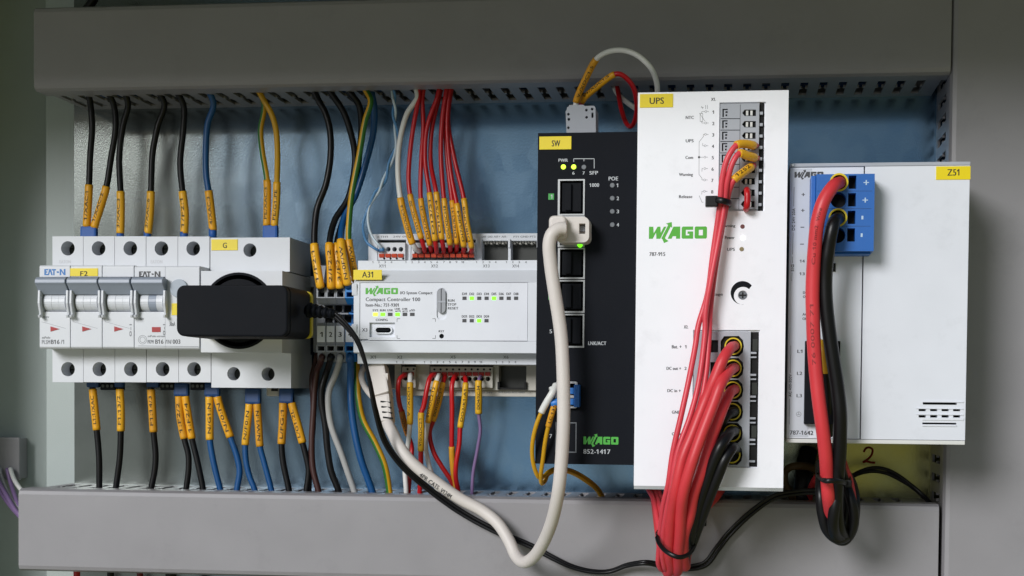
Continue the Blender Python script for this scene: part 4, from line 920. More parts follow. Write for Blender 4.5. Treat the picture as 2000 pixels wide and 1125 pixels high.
for s_, bx in (('+', (1565.6, 377, 1572, 383)), ('+', (1564.8, 408, 1571.2, 414)), ('–', (1563.8, 443, 1570.5, 444.6)), ('–', (1563, 476, 1569.8, 477.6)), ('14', (1562.2, 507, 1571.5, 512.8)), ('13', (1561.6, 532, 1571.3, 537.6)), ('DC', (1568.5, 569, 1577, 574)), ('OK', (1568.5, 577, 1577, 582)), ('AC', (1567.5, 611.5, 1577, 616.5)), ('OK', (1567.5, 620, 1577, 625)),
    ('L1', (1557.5, 683, 1567, 689.3)), ('L2', (1556.8, 726, 1566.6, 732.3)), ('L3', (1556, 769.5, 1566, 776)), ('787-1642', (1543, 841, 1588, 849.3))): letters(s_, bx, D, M_GRYINK, ps)
letters('DC 24V 20A', (1547.2, 407, 1552.6, 450), D, M_GRYINK, ps, rot=90); letters('SIG', (1545.3, 516.5, 1550.5, 530), D, M_GRYINK, ps, rot=90); letters('AC 400-500V', (1540.8, 731, 1545.9, 775), D, M_GRYINK, ps, rot=90)
lines([((1551, 365), (1550.3, 403)), ((1549, 454), (1548, 497)), ((1548, 501), (1547.8, 514)), ((1547, 533), (1546.3, 549)), ((1544.6, 675), (1543.8, 728)), ((1542.4, 779), (1541.5, 829))], 0.18, D, M_GRYINK, ps)
DU_ = DU; DU = D; upx = up; up = ps; ring(1560, 809, 5); lines([((1560, 804), (1560, 810)), ((1557, 810), (1563, 810))], 0.15, D, M_GRYINK, ps); DU = DU_; up = upx
b = rc(1598, 568, 1603, 577, DZ); MB().box(b[0], b[1], DZ-1, DZ+0.3, b[2], b[3]).build('status_lamp', M_LEDY, ps)
b = rc(1628, 492, 1644, 497, DZ); MB().box(b[0], b[1], DZ-1, DZ+1, b[2], b[3]).build('slot', M_DARK, ps)
b = rc(1624.5, 514, 1632, 530.5, DZ); MB().box(b[0], b[1], DZ-1, DZ+0.1, b[2], b[3]).build('slot', M_DARK, ps)
# black mains connector
b = rc(1571.5, 666, 1640, 828.5, DZ+4)
mc = thing('mains_connector', 'black mains connector low on the pale grey power supply, behind the thick cables', 'connector', ((b[0]+b[1])/2, DZ, b[2]))
x4 = [rectp(b[0]+(b[1]-b[0])*0.3, b[0]+(b[1]-b[0])*0.62, b[3]-(b[3]-b[2])*(k+0.75)/4, b[3]-(b[3]-b[2])*(k+0.2)/4) for k in range(4)]
MB().holed(rectp(*b), x4, DZ+5, DZ-0.3, 4, 0, 1).build('housing', [M_BLK, M_DARK], mc, bevel=0.3)
wr = wire('dark wire with plain yellow sleeve between the thick red and black cables', M_CBLK, 1.9, [(1596, 668, DZ+2), (1602, 671, DZ+7), (1607, 684, DZ+9), (1611, 706, DZ+9), (1613, 728, DZ+8), (1616, 760, DZ+6), (1618, 800, DZ+4), (1622, 850, DZ-2), (1624, 900, 90), (1622, 960, 50)], [(1, 4, None, M_SLVB)])
# blue DC connector
DB = DZ+16
b = rc(1593.5, 339.8, 1707.5, 490.5, DB)
bc = thing('dc_connector', 'blue four pole connector plugged into the top of the pale power supply', 'connector', ((b[0]+b[1])/2, DZ, b[2]))
hs = []; V4 = [356.3, 390.6, 425, 459.3]
for i, v in enumerate(V4):
    k = 1.0*i; x, _, z = U(1638.5-k, v, DB); hs.append(circ(x, z, 15.6*px(1640, v, DB), 28, sx=1.0 if i % 2 == 0 else 1.0)); hs.append(rr(1657.3-k*0.9, v-13.5, 1672.5-k*0.9, v+12.5, DB))
MB().holed(rectp(*b), hs, DB, DZ+0.1, 8, 0, 1).build('housing', [M_BLUEC, M_DARK], bc)
e = rc(1583, 343, 1594, 488, DB-3); MB().box(e[0], b[0]-0.05, DZ+0.1, DB-3, e[2], e[3]).build('side_flange', M_BLUEC, bc, bevel=0.4)
MB().box(b[0]+6, b[1]-1, DZ+0.2, DB-4, b[2]-1.2, b[2]-0.05).build('lower_flange', M_BLUEC, bc, bevel=0.3)
for i, v in enumerate(V4):
    if i % 2 == 0:
        x, _, z = U(1638.5-i, v, DB); q = 18.2*px(1640, v, DB); MB().holed(circ(x, z, q, 32), [circ(x, z, q-0.8, 32)], DB+0.8, DB-3, 3.5, 0, 1).build('ferrule_ring', [M_RING, M_DARK], bc)
    letters('+' if i < 2 else '-', (1686.8-2*i, v-4.6, 1697-2*i, v+5) if i < 2 else (1685.5-1.4*i, v-3.5, 1688.7-1.4*i, v+3.5), DB, mat('moulded_pale', 'b8cfe4', 0.4), bc, rot=0 if i < 2 else 90)
    if i: lines([((1596, v-17.5), (1705-i*1.5, v-17.5))], 0.18, DB, M_NAVY, bc, 'pole_seam')
# ================================================================== WIRING
H = 38   # the wires run about this far in front of the plate
def up_wire(label, m, r, pts, i0, txt, fer=None, grp='wires entering the tops of the breakers', fm=None, rnd=False, stripe=None, d=H, i1=None):
    n = len(pts)
    w = wire(label, m, r, [(p[0], p[1], p[2] if len(p) > 2 else d) for p in pts], [(i0, i1 or n-2, txt)], grp, stripe=stripe)
    if fer: ferrule(w, fer, d, fm or M_FBLU, rnd)
    return w
YG = [M_YW, M_GN]
# --- upper left: into the breakers
up_wire('leftmost black wire above the breakers, sharing a blue ferrule', M_CBLK, 1.75, [(170,172,40),(176,199),(180,247),(176,308),(174,361),(172,400),(169.5,443),(171,470)], 4, '1/XAC:1', (158.5, 442, 190, 468))
up_wire('second black wire above the breakers, slanting into the shared blue ferrule', M_CBLK, 1.75, [(205,172,42),(221,201),(226,247),(217,308),(208,364),(196,405),(184,445),(182,470)], 4, '1/XAC:2')
up_wire('third black wire above the breakers, bending left as it drops', M_CBLK, 1.75, [(240,172,41),(250,203),(240,247),(233,308),(235.5,374),(236,415),(235,456),(235,472)], 4, '3/XAC:3', (228, 453, 242, 468), rnd=True)
up_wire('fourth black wire above the breakers, between two slots and the residual breaker', M_CBLK, 1.75, [(304,172,41),(321,203),(308,247),(298,301),(295,374),(293,415),(289,456),(288,472)], 4, '3/XAC:6', (281, 453, 295, 468), rnd=True)
up_wire('fifth black wire above the breakers, nearest the upper blue wire', M_CBLK, 1.75, [(340,172,41),(358,204),(358.5,247),(352,319),(356.5,374),(361,415),(360,456),(360,472)], 4, '1/F2:1', (352, 453, 367, 468), rnd=True)
up_wire('blue wire above the residual breaker', M_BLUE, 1.75, [(405,172,41),(417,203),(405.5,243),(402,299),(403,343),(407.5,373),(412,410),(416,450),(416,472)], 5, '4/XAC:3', (408, 447, 423, 466), rnd=True)
up_wire('green and yellow wire above the socket module, left one of the pair', YG, 1.6, [(505,172,41),(516,206,36),(509,255,35),(513,300,36),(521.5,352),(522,395),(521,441),(521,470)], 4, 'PE/XAC:3', (514, 440, 543.5, 468), stripe=(0.33, 0))
up_wire('green and yellow wire above the socket module, right one of the pair', YG, 1.6, [(500,168,42),(516,197,42),(530,222,42),(539,253,41),(542,299,40),(541,356),(539.5,400),(536,442),(536,470)], 5, 'PE/G1:PE', stripe=(0.75, 0.0))
# --- into the terminal blocks
G2 = 'wires entering the terminal blocks from above'
up_wire('leftmost black wire of those entering the terminal blocks from above', M_CBLK, 1.8, [(612,172,42),(622,196,42),(636,222,43),(645,259,44),(645,312,45),(636,362,46),(619,409,46),(614,477,50),(619,520,53),(626,561,54),(628,570,44)], 7, '1/F2:1', grp=G2, i1=9)
up_wire('black wire with S-bend entering the second terminal block from above', M_CBLK, 1.8, [(640,172,42),(655,194,41),(671,219,40),(685,259,39),(693,299,38),(691,340,38),(679,390,40),(654,430,44),(643.5,476,50),(646,520,53),(647,562,54),(647,570,44)], 8, '2/F2:2', grp=G2, i1=10)
up_wire('black wire behind the second one, entering the third terminal block', M_CBLK, 1.8, [(678,172,40),(688,186,40),(701,206,38),(706,243,36),(702,300,34),(694,360,34),(672,425,37),(658,477,47),(660,520,50),(663.5,562,53),(665,570,44)], 7, '3/F2:3', grp=G2, i1=9)
up_wire('dark blue wire entering the blue terminal block from above', M_BLUE, 1.8, [(724,172,40),(731,212,39),(729,259,38),(713,324,38),(695,380,39),(673,424,42),(666,469,50),(672,515,54),(679,555,54),(682,566,44)], 6, 'N:0F/W', grp=G2, i1=8)
up_wire('green and yellow wire passing in front of the blue wire beside the controller', YG, 1.65, [(712,172,44),(724,197,46),(713,237,47),(701,306,47),(688,374,48),(682.5,424,48),(681,468,48),(687,505,48),(694,548,44),(697,590,36)], 6, 'PE:0/W', grp=G2, i1=8, stripe=(0.0, 0))
# twisted pair
M_LBL = mat('pale_blue_insulation', '4f84b4', 0.4); M_LWH = mat('pale_white_insulation', 'c3d3de', 0.4)
P = [(766,166,42),(770,200,42),(770,232,42),(775,278,42),(760,324,42),(748,358,42),(733,380,42)]
tp = spline([U(*p) for p in P], 10); fr = frames(tp)
for k, (m, tail, lb) in enumerate(((M_LBL, [(720,405,42),(709,440,42),(716,472,41),(735,487,42),(748,492,34)], 'thin pale blue strand of the twisted pair left of the white wire'), (M_LWH, [(721,405,42),(719,435,42),(726,460,42),(742,481,43),(759,492,34)], 'thin white strand of the twisted pair left of the white wire'))):
    c = [tp[i]+(fr[i][1]*math.cos(i*0.30+k*math.pi)+fr[i][2]*math.sin(i*0.30+k*math.pi))*0.75 for i in range(len(tp))]
    c = c+spline([c[-1]]+[U(*p) for p in tail], 8)[1:]
    mb = MB(); tube(mb, c, 0.72, 8); tag(mb.build('wire', m, None, smooth=True, weld=False), lb, 'wire', 'twisted pair')
    if k == 0: ferrule(bpy.data.objects[[o.name for o in COL.objects if o.get('label') == lb][0]], (741, 484, 751, 491), 41, M_LBL, True)
G3 = 'marked wires entering the ten pole plug'
TX = ['GND/XDC1:6', 'DI1/XC:30', 'DI2/XC:31', 'DI3/S1', 'DI4/S4', 'DI5/XDC3:18', 'DI6/K1:11', 'DI7/UPS4', 'DI8/UPS8']
up_wire('white wire at the left of the bunch above the controller', M_WHT, 1.5, [(812,170,44),(815,190,44),(795,222,44),(781,275,45),(777,328,46),(782,387,47),(792,430,48),(806,476,48),(813,487,45),(822,491,36)], 5, TX[0], grp=G3, i1=7)
RW = [
 ('red wire just right of the white one above the controller', [(818,172,44),(818,190,44),(810,232,45),(802,288,46),(798,347,47),(801,380,48),(810,420,49),(823,466,49),(828,484,46),(830,494,36)], 5, 7, TX[1]),
 ('second red wire above the controller, its sleeve printed DI2', [(828,172,42),(825,192,42),(827,249,43),(823,308,45),(822,388,47),(829,430,47),(840,478,46),(842,494,36)], 4, 6, TX[2]),
 ('third red wire above the controller, from the crossing of two', [(858,172,44),(854,190,44),(835,245,45),(830,308,46),(839,377,49),(844,420,51),(850,470,51),(852,486,48),(853,496,36)], 4, 6, TX[3]),
 ('fourth red wire above the controller, sleeve behind the third', [(862,172,41),(857,193,41),(844,249,42),(841,314,44),(852,376,50),(857,420,50),(863,467,50),(866,485,46),(867,496,36)], 4, 6, TX[4]),
 ('fifth red wire above the controller, sleeve printed DI5', [(873,168,45),(871,182,45),(864,232,46),(861,298,47),(867,388,48),(872,430,49),(879,477,48),(879,494,36)], 4, 6, TX[5]),
 ('sixth red wire above the controller, mostly hidden behind its neighbours', [(877,168,43),(874,184,43),(870,232,43),(872,298,44),(883,392,46),(888,430,46),(892,476,46),(891,494,36)], 4, 6, TX[6]),
 ('seventh red wire above the controller, sleeve printed UPS4', [(880,168,44),(878,182,44),(873,242,45),(880,334,46),(892,398,48),(899,440,49),(906,481,48),(904,495,36)], 4, 6, TX[7]),
 ('rightmost red wire of the bunch above the controller', [(883,168,42),(880,184,42),(875,235,43),(887,308,45),(906,388,47),(912,435,48),(921,483,47),(918,496,36)], 4, 6, TX[8])]
for lb, pts, a, b, tx in RW: up_wire(lb, M_RED, 1.25, pts, a, tx, grp=G3, i1=b)

# --- below the breakers
G4 = 'marked wires leaving the breakers below'
def dn_wire(label, m, r, pts, txt, i1=3, fer=None, grp=G4, fm=None, d=H, **k):
    w = wire(label, m, r, [(p[0], p[1], p[2] if len(p) > 2 else d) for p in pts], [(1, i1, txt)], grp, **k)
    if fer: ferrule(w, fer, d, fm or M_NAVY)
    return w
dn_wire('leftmost black wire below the breakers', M_CBLK, 1.75, [(179,738),(181,760),(185,800),(189,840),(193.5,893),(194,950),(194,985)], 'L1:1/XAC', fer=(170.5, 742, 195, 757))
dn_wire('second black wire below the breakers, curving left at the bottom', M_CBLK, 1.75, [(234,738),(234,760),(236,800),(236,842),(234,893),(227,948),(222,985)], 'F1:13/2', fer=(224, 742, 243, 757))
dn_wire('third black wire below the breakers, under the left half of the residual breaker', M_CBLK, 1.75, [(294,738),(295,761),(297.5,800),(300,844),(304,890),(302,920),(295,955),(290,985)], 'F1:14/3', fer=(287.5, 742, 312, 757))
dn_wire('left black wire of the close pair below the residual breaker', M_CBLK, 1.7, [(348,752),(349.5,774),(352,815),(360,857),(368,889),(368,921),(364,952),(362,985)], '1:F2/2', fer=(340.5, 748, 369.5, 774))
dn_wire('right black wire of the close pair below the residual breaker', M_CBLK, 1.7, [(361,752),(362,774),(368,815),(375,857),(386,903),(396,952),(400,985)], '1:F2/4')
dn_wire('leftmost blue wire below, straight under its twin ferrule', M_BLUE, 1.75, [(409,752),(409,775),(409.5,815),(410,859),(415,892),(424,932),(430,955),(435,990)], 'N/G1:N', fer=(400, 748, 430, 774))
dn_wire('second blue wire below, slanting right from the shared ferrule', M_BLUE, 1.75, [(423,752),(424.5,775),(436,815),(450,854),(463,892),(468,921),(463,955),(460,990)], 'N/0:N')
dn_wire('third blue wire below, under the left side of the socket module', M_BLUE, 1.65, [(488,762),(487,789),(483,830),(479,869),(481,903),(488,932),(497,955),(503,990)], 'N/F0:N', fer=(479.5, 758, 510, 789))
dn_wire('fourth blue wire below, rightmost of the blue ones under the socket module', M_BLUE, 1.65, [(501,762),(502,789),(505,830),(508,872),(516,903),(529,952),(538,990)], 'N/W1:N')
dn_wire('black wire straight below the socket module', M_CBLK, 1.75, [(554,762),(553,787),(552,830),(550,867),(553,903),(563,950),(570,990)], 'L/FG:1', fer=(546, 758, 574, 788))
dn_wire('black wire slanting right below the socket module to meet the brown one', M_CBLK, 1.75, [(568,762),(570,787),(581,827),(591,865),(600,900),(603,920),(599,955),(596,990)], 'L/G1:2L')
G5 = 'cable cores leaving the terminal blocks below'
wire('brown wire out of the first terminal block', M_BRN, 1.75, [(629,693,38),(628,699,51),(626,708,48),(619,725,42),(615,755,40),(612,807,40),(609,860,40),(611,913,40),(621,955,40),(630,990,40)], group=G5)
wire('dark second wire beside the brown one, behind it at its top', M_BRN, 1.5, [(620,690,30),(614,715,32),(609,740,34),(611,780,36),(612,830,36),(607,880,34),(604,940,34),(603,990,34)], group=G5)
wire('black wire out of the second terminal block', M_CBLK, 1.9, [(646,693,38),(645.5,699,51),(644,708,48),(637,730,42),(629,757,42),(628,785,42),(635,828,42),(640,881,42),(647,921,42),(660,955,41),(668,990,40)], group=G5)
wire('grey wire out of the third terminal block', M_GRYW, 1.75, [(664,693,38),(664,699,51),(662,710,48),(655,732,44),(643,762,44),(641,788,44),(647,832,43),(667,887,42),(680,925,41),(691,957,40),(700,990,40)], group=G5)
wire('blue wire out of the blue terminal block', M_BLUE, 2.0, [(683,693,38),(684,699,51),(685,713,47),(685,745,42),(686,790,42),(692,839,42),(705,897,42),(726,957,40),(735,990,40)], group=G5)
wire('green and yellow wire curving down beside the patch plug', YG, 1.75, [(697,690,36),(697,716,38),(698,745,40),(700,778,42),(709,820,42),(733,866,42),(751,908,42),(760,957,40),(763,990,40)], group=G5, stripe=(0.40, 0))
# --- below the controller
G6 = 'marked wires leaving the controller below'
M_SLD = mat('sleeve_dull_yellow', 'a8660c', 0.5, var=0.08)
wire('red wire arching out of the small two pole plug', M_RED, 1.3, [(791,735,34),(789,733,44),(780,742,48),(777.5,765,48),(780,788,46),(784,802,44),(790,828,40),(797,850,36),(804,872,34),(802,910,36),(798,957,38),(797,990,38)], [(5, 7, 'F4/XDC', M_SLD)], G6)
wire('white wire with sleeve printed V-/XDC1:4', M_WHT, 1.35, [(803,738,34),(801.5,733,46),(801,748,50),(801,775,50),(800.5,828,48),(797,867,44),(791,915,42),(793,955,42),(794,990,40)], [(2, 4, 'V-/XDC1:4', M_SLVB)], G6)
wire('red wire arching over with low sleeve below the controller', M_RED, 1.35, [(853,738,34),(850,731,44),(840,738,50),(834,760,52),(827,795,52),(823,806,52),(823,845,52),(822,880,50),(822,920,46),(820,960,42),(819,990,40)], [(5, 7, 'V10/XDC2:1', M_SLVB)], G6)
wire('white wire with slanting sleeve printed 0V/XDC2:12', M_WHT, 1.3, [(858,738,34),(857,733,44),(853,745,49),(844,785,49),(836,825,46),(831,867,44),(837,905,43),(850,945,42),(862,990,40)], [(2, 4, '0V/XDC2:12')], G6)
wire('red wire behind the slanting sleeve, bulging right on its way down', M_RED, 1.3, [(870,738,34),(869,736,40),(865,748,43),(857,785,43),(846,822,42),(839,845,41),(847,883,41),(864,913,41),(884,945,40),(892,990,38)], [(2, 4, 'DO1/XDC2:1')], G6)
wire('long straight red wire below the middle of the controller', M_RED, 1.3, [(890,738,34),(888,735,42),(883,752,46),(883,800,46),(882.5,872,44),(884,905,42),(888,940,40),(891,962,40),(892,990,38)], [(4, 7, None)], G6)
wire('red wire with upper sleeve ending at the same slot as its neighbour', M_RED, 1.3, [(907,738,34),(909,738,44),(909.5,749,49),(906,790,49),(899,835,48),(897,867,48),(891,905,48),(890,930,47),(895,960,44),(897,990,38)], [(2, 4, 'DO3/K1:A1', M_SLVB)], G6)
wire('violet wire with yellow sleeve below the controller', M_VIO, 0.95, [(940,738,34),(938,736,42),(935,745,46),(935,775,46),(935,808,45),(938,840,44),(933,875,43),(924,925,42),(922,962,41),(922,990,38)], [(2, 4, 'DO4/XC:34', M_SLVB)], G6, sl_r=1.9)
# --- power plug on the switch
wire('white wire looping high over the upper duct from the power plug', M_WHT, 1.35, [(1125,222,90),(1125,200,90),(1141,160,96),(1164.5,116,102),(1177,106,104),(1196,99,106),(1221,99,108),(1246,109,110),(1269,130,108),(1281,155,100),(1284,180,90),(1278,215,70),(1255,220,56),(1240,211,50),(1221,197,44),(1204,180,38),(1197,160,36)], [(1, 3, 'V-/XDC1:5')])
wire('red wire looping from the power plug down beside the white UPS', M_RED, 1.25, [(1136,222,84),(1137,199,86),(1166,170,94),(1201,145,98),(1212,145,98),(1227,156,96),(1238,173,92),(1243,197,86),(1243,222,78),(1237,242,70),(1229,247,64),(1220,234,58),(1213,210,52),(1209,190,44),(1205,165,38)], [(1, 3, 'V+/XDC1:5')])
# --- fibre cords
fy = wire('yellow fibre cord with white boot beside the blue plug', M_YW, 1.05, [(1086,752,131),(1079,767,134),(1068,785,134),(1057,806,133),(1047,832,132),(1040.5,862,130),(1039.5,890,127),(1044,915,124),(1052,932,120),(1062,930,112),(1072,921,104),(1085,916,96),(1112,918,84),(1144,934,66),(1170,957,48),(1185,985,40)], [(0, 3, None, M_WHT)], 'yellow fibre cords', sl_r=1.7, name='fibre_cable', cat='cord')
wire('yellow fibre cord with printed yellow sleeve beside the blue plug', M_YW, 1.05, [(1084,789,131),(1081,797,133),(1076,814,133),(1071,833,132),(1065,862,130),(1060,900,126),(1056,930,121),(1058,944,116),(1064,940,110),(1071,926,104),(1088,919,98),(1112,922,86),(1142,938,68),(1168,960,50),(1182,988,40)], [(0, 3, 'LC 1310')], 'yellow fibre cords', sl_r=1.45, name='fibre_cable', cat='cord')
# --- patch cable
pc = [(1104,446,146),(1092,447,147),(1079,456,148),(1073,474,148),(1075,512,147),(1084,575,146),(1092,625,145),(1097,670,145),(1100,738,145),(1101,810,144),(1098,880,142),(1093,940,139),(1088,975,134),(1078,1018,124),(1060,1062,110),(1040,1090,98),(1022,1098,90),(1008,1086,84),(994,1056,80),(972,1022,76),(943,998,74),(897,973,74),(854,943,75),(804,903,76),(780,872,74),(768,848,70),(757,826,64),(750,806,60)]
rp = thing('patch_cable', 'thick off-white patch cable looping from the black switch to the controller', 'network cable', U(*pc[0]))
c = spline([U(*p) for p in pc], 8); tb = MB(); tube(tb, c, 3.15, 18); sh = tb.build('sheath', M_PATCH, rp, smooth=True, weld=False)
cc = c[8*21:8*23]; wrap_text('CAT.6 PATCH 4P24AWG', list(reversed(cc)), 3.15, M_GRYINK, sh, side=0.5, h=2.2) if False else wrap_text('4PR CAT5  V124M', cc[::-1], 3.15, M_GRYINK, sh, side=-0.45, h=2.6, flip=False)
# plug at the switch
b = rc(1086, 424, 1151, 474, DSW+12)
MB().holed(rrect(b[0], b[1], b[2], b[3], 2.8), [rr(1131.5, 437, 1143.5, 457, DSW+12)], DSW+13, DSW-4, 7, 0, 0).build('plug_body', M_PATCH, rp, bevel=0.5)
e = rc(1072, 421, 1106, 468, DSW+18); MB().poly(rrect(*e, 2.4), DSW+9, DSW+19).build('plug_boot', M_PATCH, rp, bevel=1.4, seg=3)
e = rc(1132, 439, 1142, 456, DSW+8); MB().box(e[0], e[1], DSW+5, DSW+8, e[2]+1, e[3]-0.5).build('latch', M_LGREY, rp, bevel=0.3)
# plug and ribbed boot at the controller
A, B = Vector(U(738, 716, 50)), Vector(U(749, 775, 58)); B2 = Vector(U(757, 826, 63))
def slab(parent, P0, P1, w0, w1, th, m, nm, bev=0.6):
    t = (P1-P0).normalized(); s = t.cross(Vector((0, 1, 0))).normalized(); nn = s.cross(t).normalized(); mb = MB(); b = len(mb.v)
    for p, w in ((P0, w0), (P1, w1)):
        for i, j in ((-1, -1), (1, -1), (1, 1), (-1, 1)): mb.v.append(tuple(p+s*(w/2*i)+nn*(th/2*j)))
    mb.f = [(0,1,5,4), (1,2,6,5), (2,3,7,6), (3,0,4,7), (3,2,1,0), (4,5,6,7)]; mb.m = [0]*6
    return mb.build(nm, m, parent, bevel=bev)
slab(rp, A, B, 9.6, 9.0, 9, M_PATCH, 'plug_body', 1.0)
bt = slab(rp, B, B2, 9.0, 7.0, 9, M_PATCH, 'plug_boot', 1.6)
for i in range(4):
    p = B.lerp(B2, 0.2+0.2*i)+Vector((1.6, 4.3, 0)); sd = (B2-B).normalized().cross(Vector((0, 1, 0))).normalized()
    slab(rp, p-Vector((0, 0, 0.45)), p+Vector((0.1, 0, 0.45)), 5.4, 5.4, 1.2, M_DARK, 'boot_groove', 0.1)
q = Vector(U(752, 738, 58)); MB().box(q.x-1.2, q.x+1.6, 54, 58, q.z-2.5, q.z+2.5).build('latch', M_PATCH, rp, bevel=0.3)
wire('off-white lever wing beside the patch plug under the controller', M_PATCH, 1.6, [(712,716,36),(706,728,40),(708,746,44),(718,764,48),(730,778,50)], name='strap', cat='plug cover')
# --- UPS signal wires
G7 = 'thin red wires tied across the white UPS'
u1 = [(1478,284,133),(1472,284,139),(1455,281,143),(1438,284,146),(1421,309,147),(1410,352,146),(1407,386,145),(1404,415,144),(1392,500,143),(1382,574,143),(1364,636,144),(1358,676,145),(1345,744,148),(1330,813,150),(1314,884,150),(1305,947,148),(1296,985,142),(1290,1038,132),(1287,1075,124),(1286,1100,118),(1292,1112,112),(1296,1100,104),(1292,1060,96),(1283,1010,86),(1276,975,76),(1266,955,60),(1262,935,40)]
wire('leftmost thin red wire from the UPS upper connector', M_RED3, 1.35, u1, [(1, 3, None, SLV[2])], G7, sl_r=2.0)
wire('middle thin red wire from the UPS upper connector', M_RED3, 1.35, [(1480,309,133),(1474,308,139),(1460,304,143),(1444,300,146),(1432,316,147),(1421,352,146),(1416,386,144),(1413,415,144),(1402,475,144),(1388,549,146),(1378,611,146),(1377,651,146),(1364,751,149),(1348,813,151),(1323,884,152),(1311,956,150),(1302,1000,144),(1296,1040,136),(1294,1085,126),(1300,1112,116),(1302,1090,106),(1296,1030,94),(1288,985,80),(1278,958,60),(1272,940,40)], [(1, 3, None, SLV[2])], G7, sl_r=2.0)
wire('right thin red wire from the UPS upper connector, crossing behind', M_RED3, 1.35, [(1474,322,133),(1467,326,139),(1450,338,143),(1433,352,145),(1425,371,143),(1420,392,141),(1415,420,140.5),(1404,480,140.5),(1392,560,140.5),(1387,611,142),(1385,651,144),(1379,729,147),(1367,791,149),(1337,869,151),(1320,947,150),(1310,1000,142),(1302,1050,134),(1304,1095,124),(1310,1110,116),(1311,1080,104),(1303,1020,90),(1290,970,70),(1282,945,45)], [(1, 3, '1252', SLV[2])], G7, sl_r=2.0)
jp = wire('short red jumper loop at the bottom of the UPS upper connector', M_RED, 1.5, [(1459,372,131),(1459,371,139),(1459.5,376,142),(1460,388,142.5),(1459,402,142),(1457.5,408,138),(1457,407,131)], name='jumper_wire', cat='jumper')
G8 = 'thick cables tied in a bunch below the UPS'
def thick(label, m, r, pts, grp=G8):
    n = (len(pts)-1)*K+1; r = [r*(0.80+0.20*min(1, i/(3.2*K))) for i in range(n)]
    return wire(label, m, r, pts, group=grp, n=16, name='power_cable', cat='cable')
back = lambda u, v: [(u, v, 112), (u-1, v-25, 104), (u-3, v-70, 94), (u-8, v-110, 82), (u-14, v-145, 66), (u-16, v-165, 44)]
thick('upper red thick cable from the UPS lower connector, top entry', M_RED2, 2.65, [(1438,675,126),(1434,676,138),(1427,680,147),(1413,700,153),(1396,740,154),(1378,782,153),(1352,848,155),(1333,896,156),(1320,956,154),(1312,1000,146),(1309,1038,138),(1307,1080,128),(1310,1104,119),(1305,1118,110),(1298,1100,98),(1290,1050,88),(1284,1000,74),(1279,965,60),(1274,940,42)])
thick('red thick cable from the second entry of the UPS lower connector', M_RED2, 2.65, [(1438,718,126),(1434,719,139),(1426,724,149),(1409,748,157),(1393,790,159),(1367,858,161),(1349,910,161),(1335,962,157),(1330,1005,148),(1328,1045,140),(1325,1085,130),(1325,1108,120),(1320,1116,108),(1318,1090,98),(1325,1040,90),(1345,990,78),(1372,965,62),(1390,945,42)])
thick('red thick cable from the third entry of the UPS lower connector', M_RED2, 2.65, [(1438,760,126),(1434,761,139),(1425,768,147),(1408,806,152),(1388,862,153),(1370,922,153),(1356,962,151),(1348,1005,145),(1338,1045,137),(1334,1085,128),(1338,1106,118),(1340,1085,106),(1352,1040,96),(1375,995,84),(1398,968,66),(1414,945,42)])
thick('short black thick cable in the fourth entry of the UPS lower connector', M_CBLK, 2.6, [(1440,803,126),(1433,804,138),(1418,812,143),(1398,850,143),(1380,900,142),(1368,950,140),(1356,1000,134),(1348,1045,128),(1340,1080,118),(1338,1060,104),(1350,1010,92),(1362,975,74),(1372,945,42)])
thick('black thick cable from the fifth entry of the UPS lower connector', M_CBLK, 2.7, [(1440,842,126),(1434,842,139),(1424,848,150),(1409,868,155),(1392,905,154),(1375,955,150),(1359,1005,143),(1348,1045,136),(1340,1078,124),(1338,1085,114),(1344,1060,104),(1356,1010,92),(1362,975,74),(1372,945,42)])
thick('lowest black thick cable, rightmost of the bunch below the UPS', M_CBLK, 2.7, [(1440,886,126),(1436,877,139),(1430,876,150),(1417,894,153),(1402,928,152),(1385,970,148),(1370,1010,141),(1357,1045,132),(1346,1072,122),(1344,1065,108),(1356,1020,96),(1368,975,74),(1380,945,42)])
def tie(label, pts, r=0.8, head=None, n=8):
    c = spline([U(*p) for p in pts], 8); tb = MB(); fr = frames(c); b = 0
    # flat band: oval section
    for i, p in enumerate(c):
        t, nn, s = fr[i]
        for j in range(n): a = 2*math.pi*j/n; tb.v.append(tuple(p+nn*math.cos(a)*0.5*r+s*math.sin(a)*r*1.3))
    for i in range(len(c)-1):
        for j in range(n): tb.f.append((i*n+j, i*n+(j+1) % n, (i+1)*n+(j+1) % n, (i+1)*n+j)); tb.m.append(0)
    o = thing('cable_tie', label, 'cable tie', c[0]); tb.build('strap', M_CBLK, o, smooth=True, weld=False)
    if head:
        h = rc(*head[:4], head[4]); MB().box(h[0], h[1], head[4]-4, head[4], h[2], h[3]).build('tie_head', M_CBLK, o, bevel=0.5)
    return o
tie('black cable tie with square head around the thin red wires on the UPS', [(1392,390,146),(1400,390,149),(1412,392,150),(1422,395,148),(1427,398,143),(1424,400,138),(1410,398,136.5),(1396,395,138),(1391,392,143),(1392,390,146)], 1.15, (1377.5, 382, 1402, 403.5, 149))
tie('black cable tie around the red and black bunch over the lower duct', [(1283,1048,134),(1288,1062,140),(1304,1079,147),(1324,1088,148),(1343,1084,143),(1354,1070,134),(1356,1058,122),(1346,1042,96),(1320,1032,80),(1292,1036,92),(1282,1042,116),(1283,1048,134)], 0.85, (1366, 1014, 1380, 1028, 126))
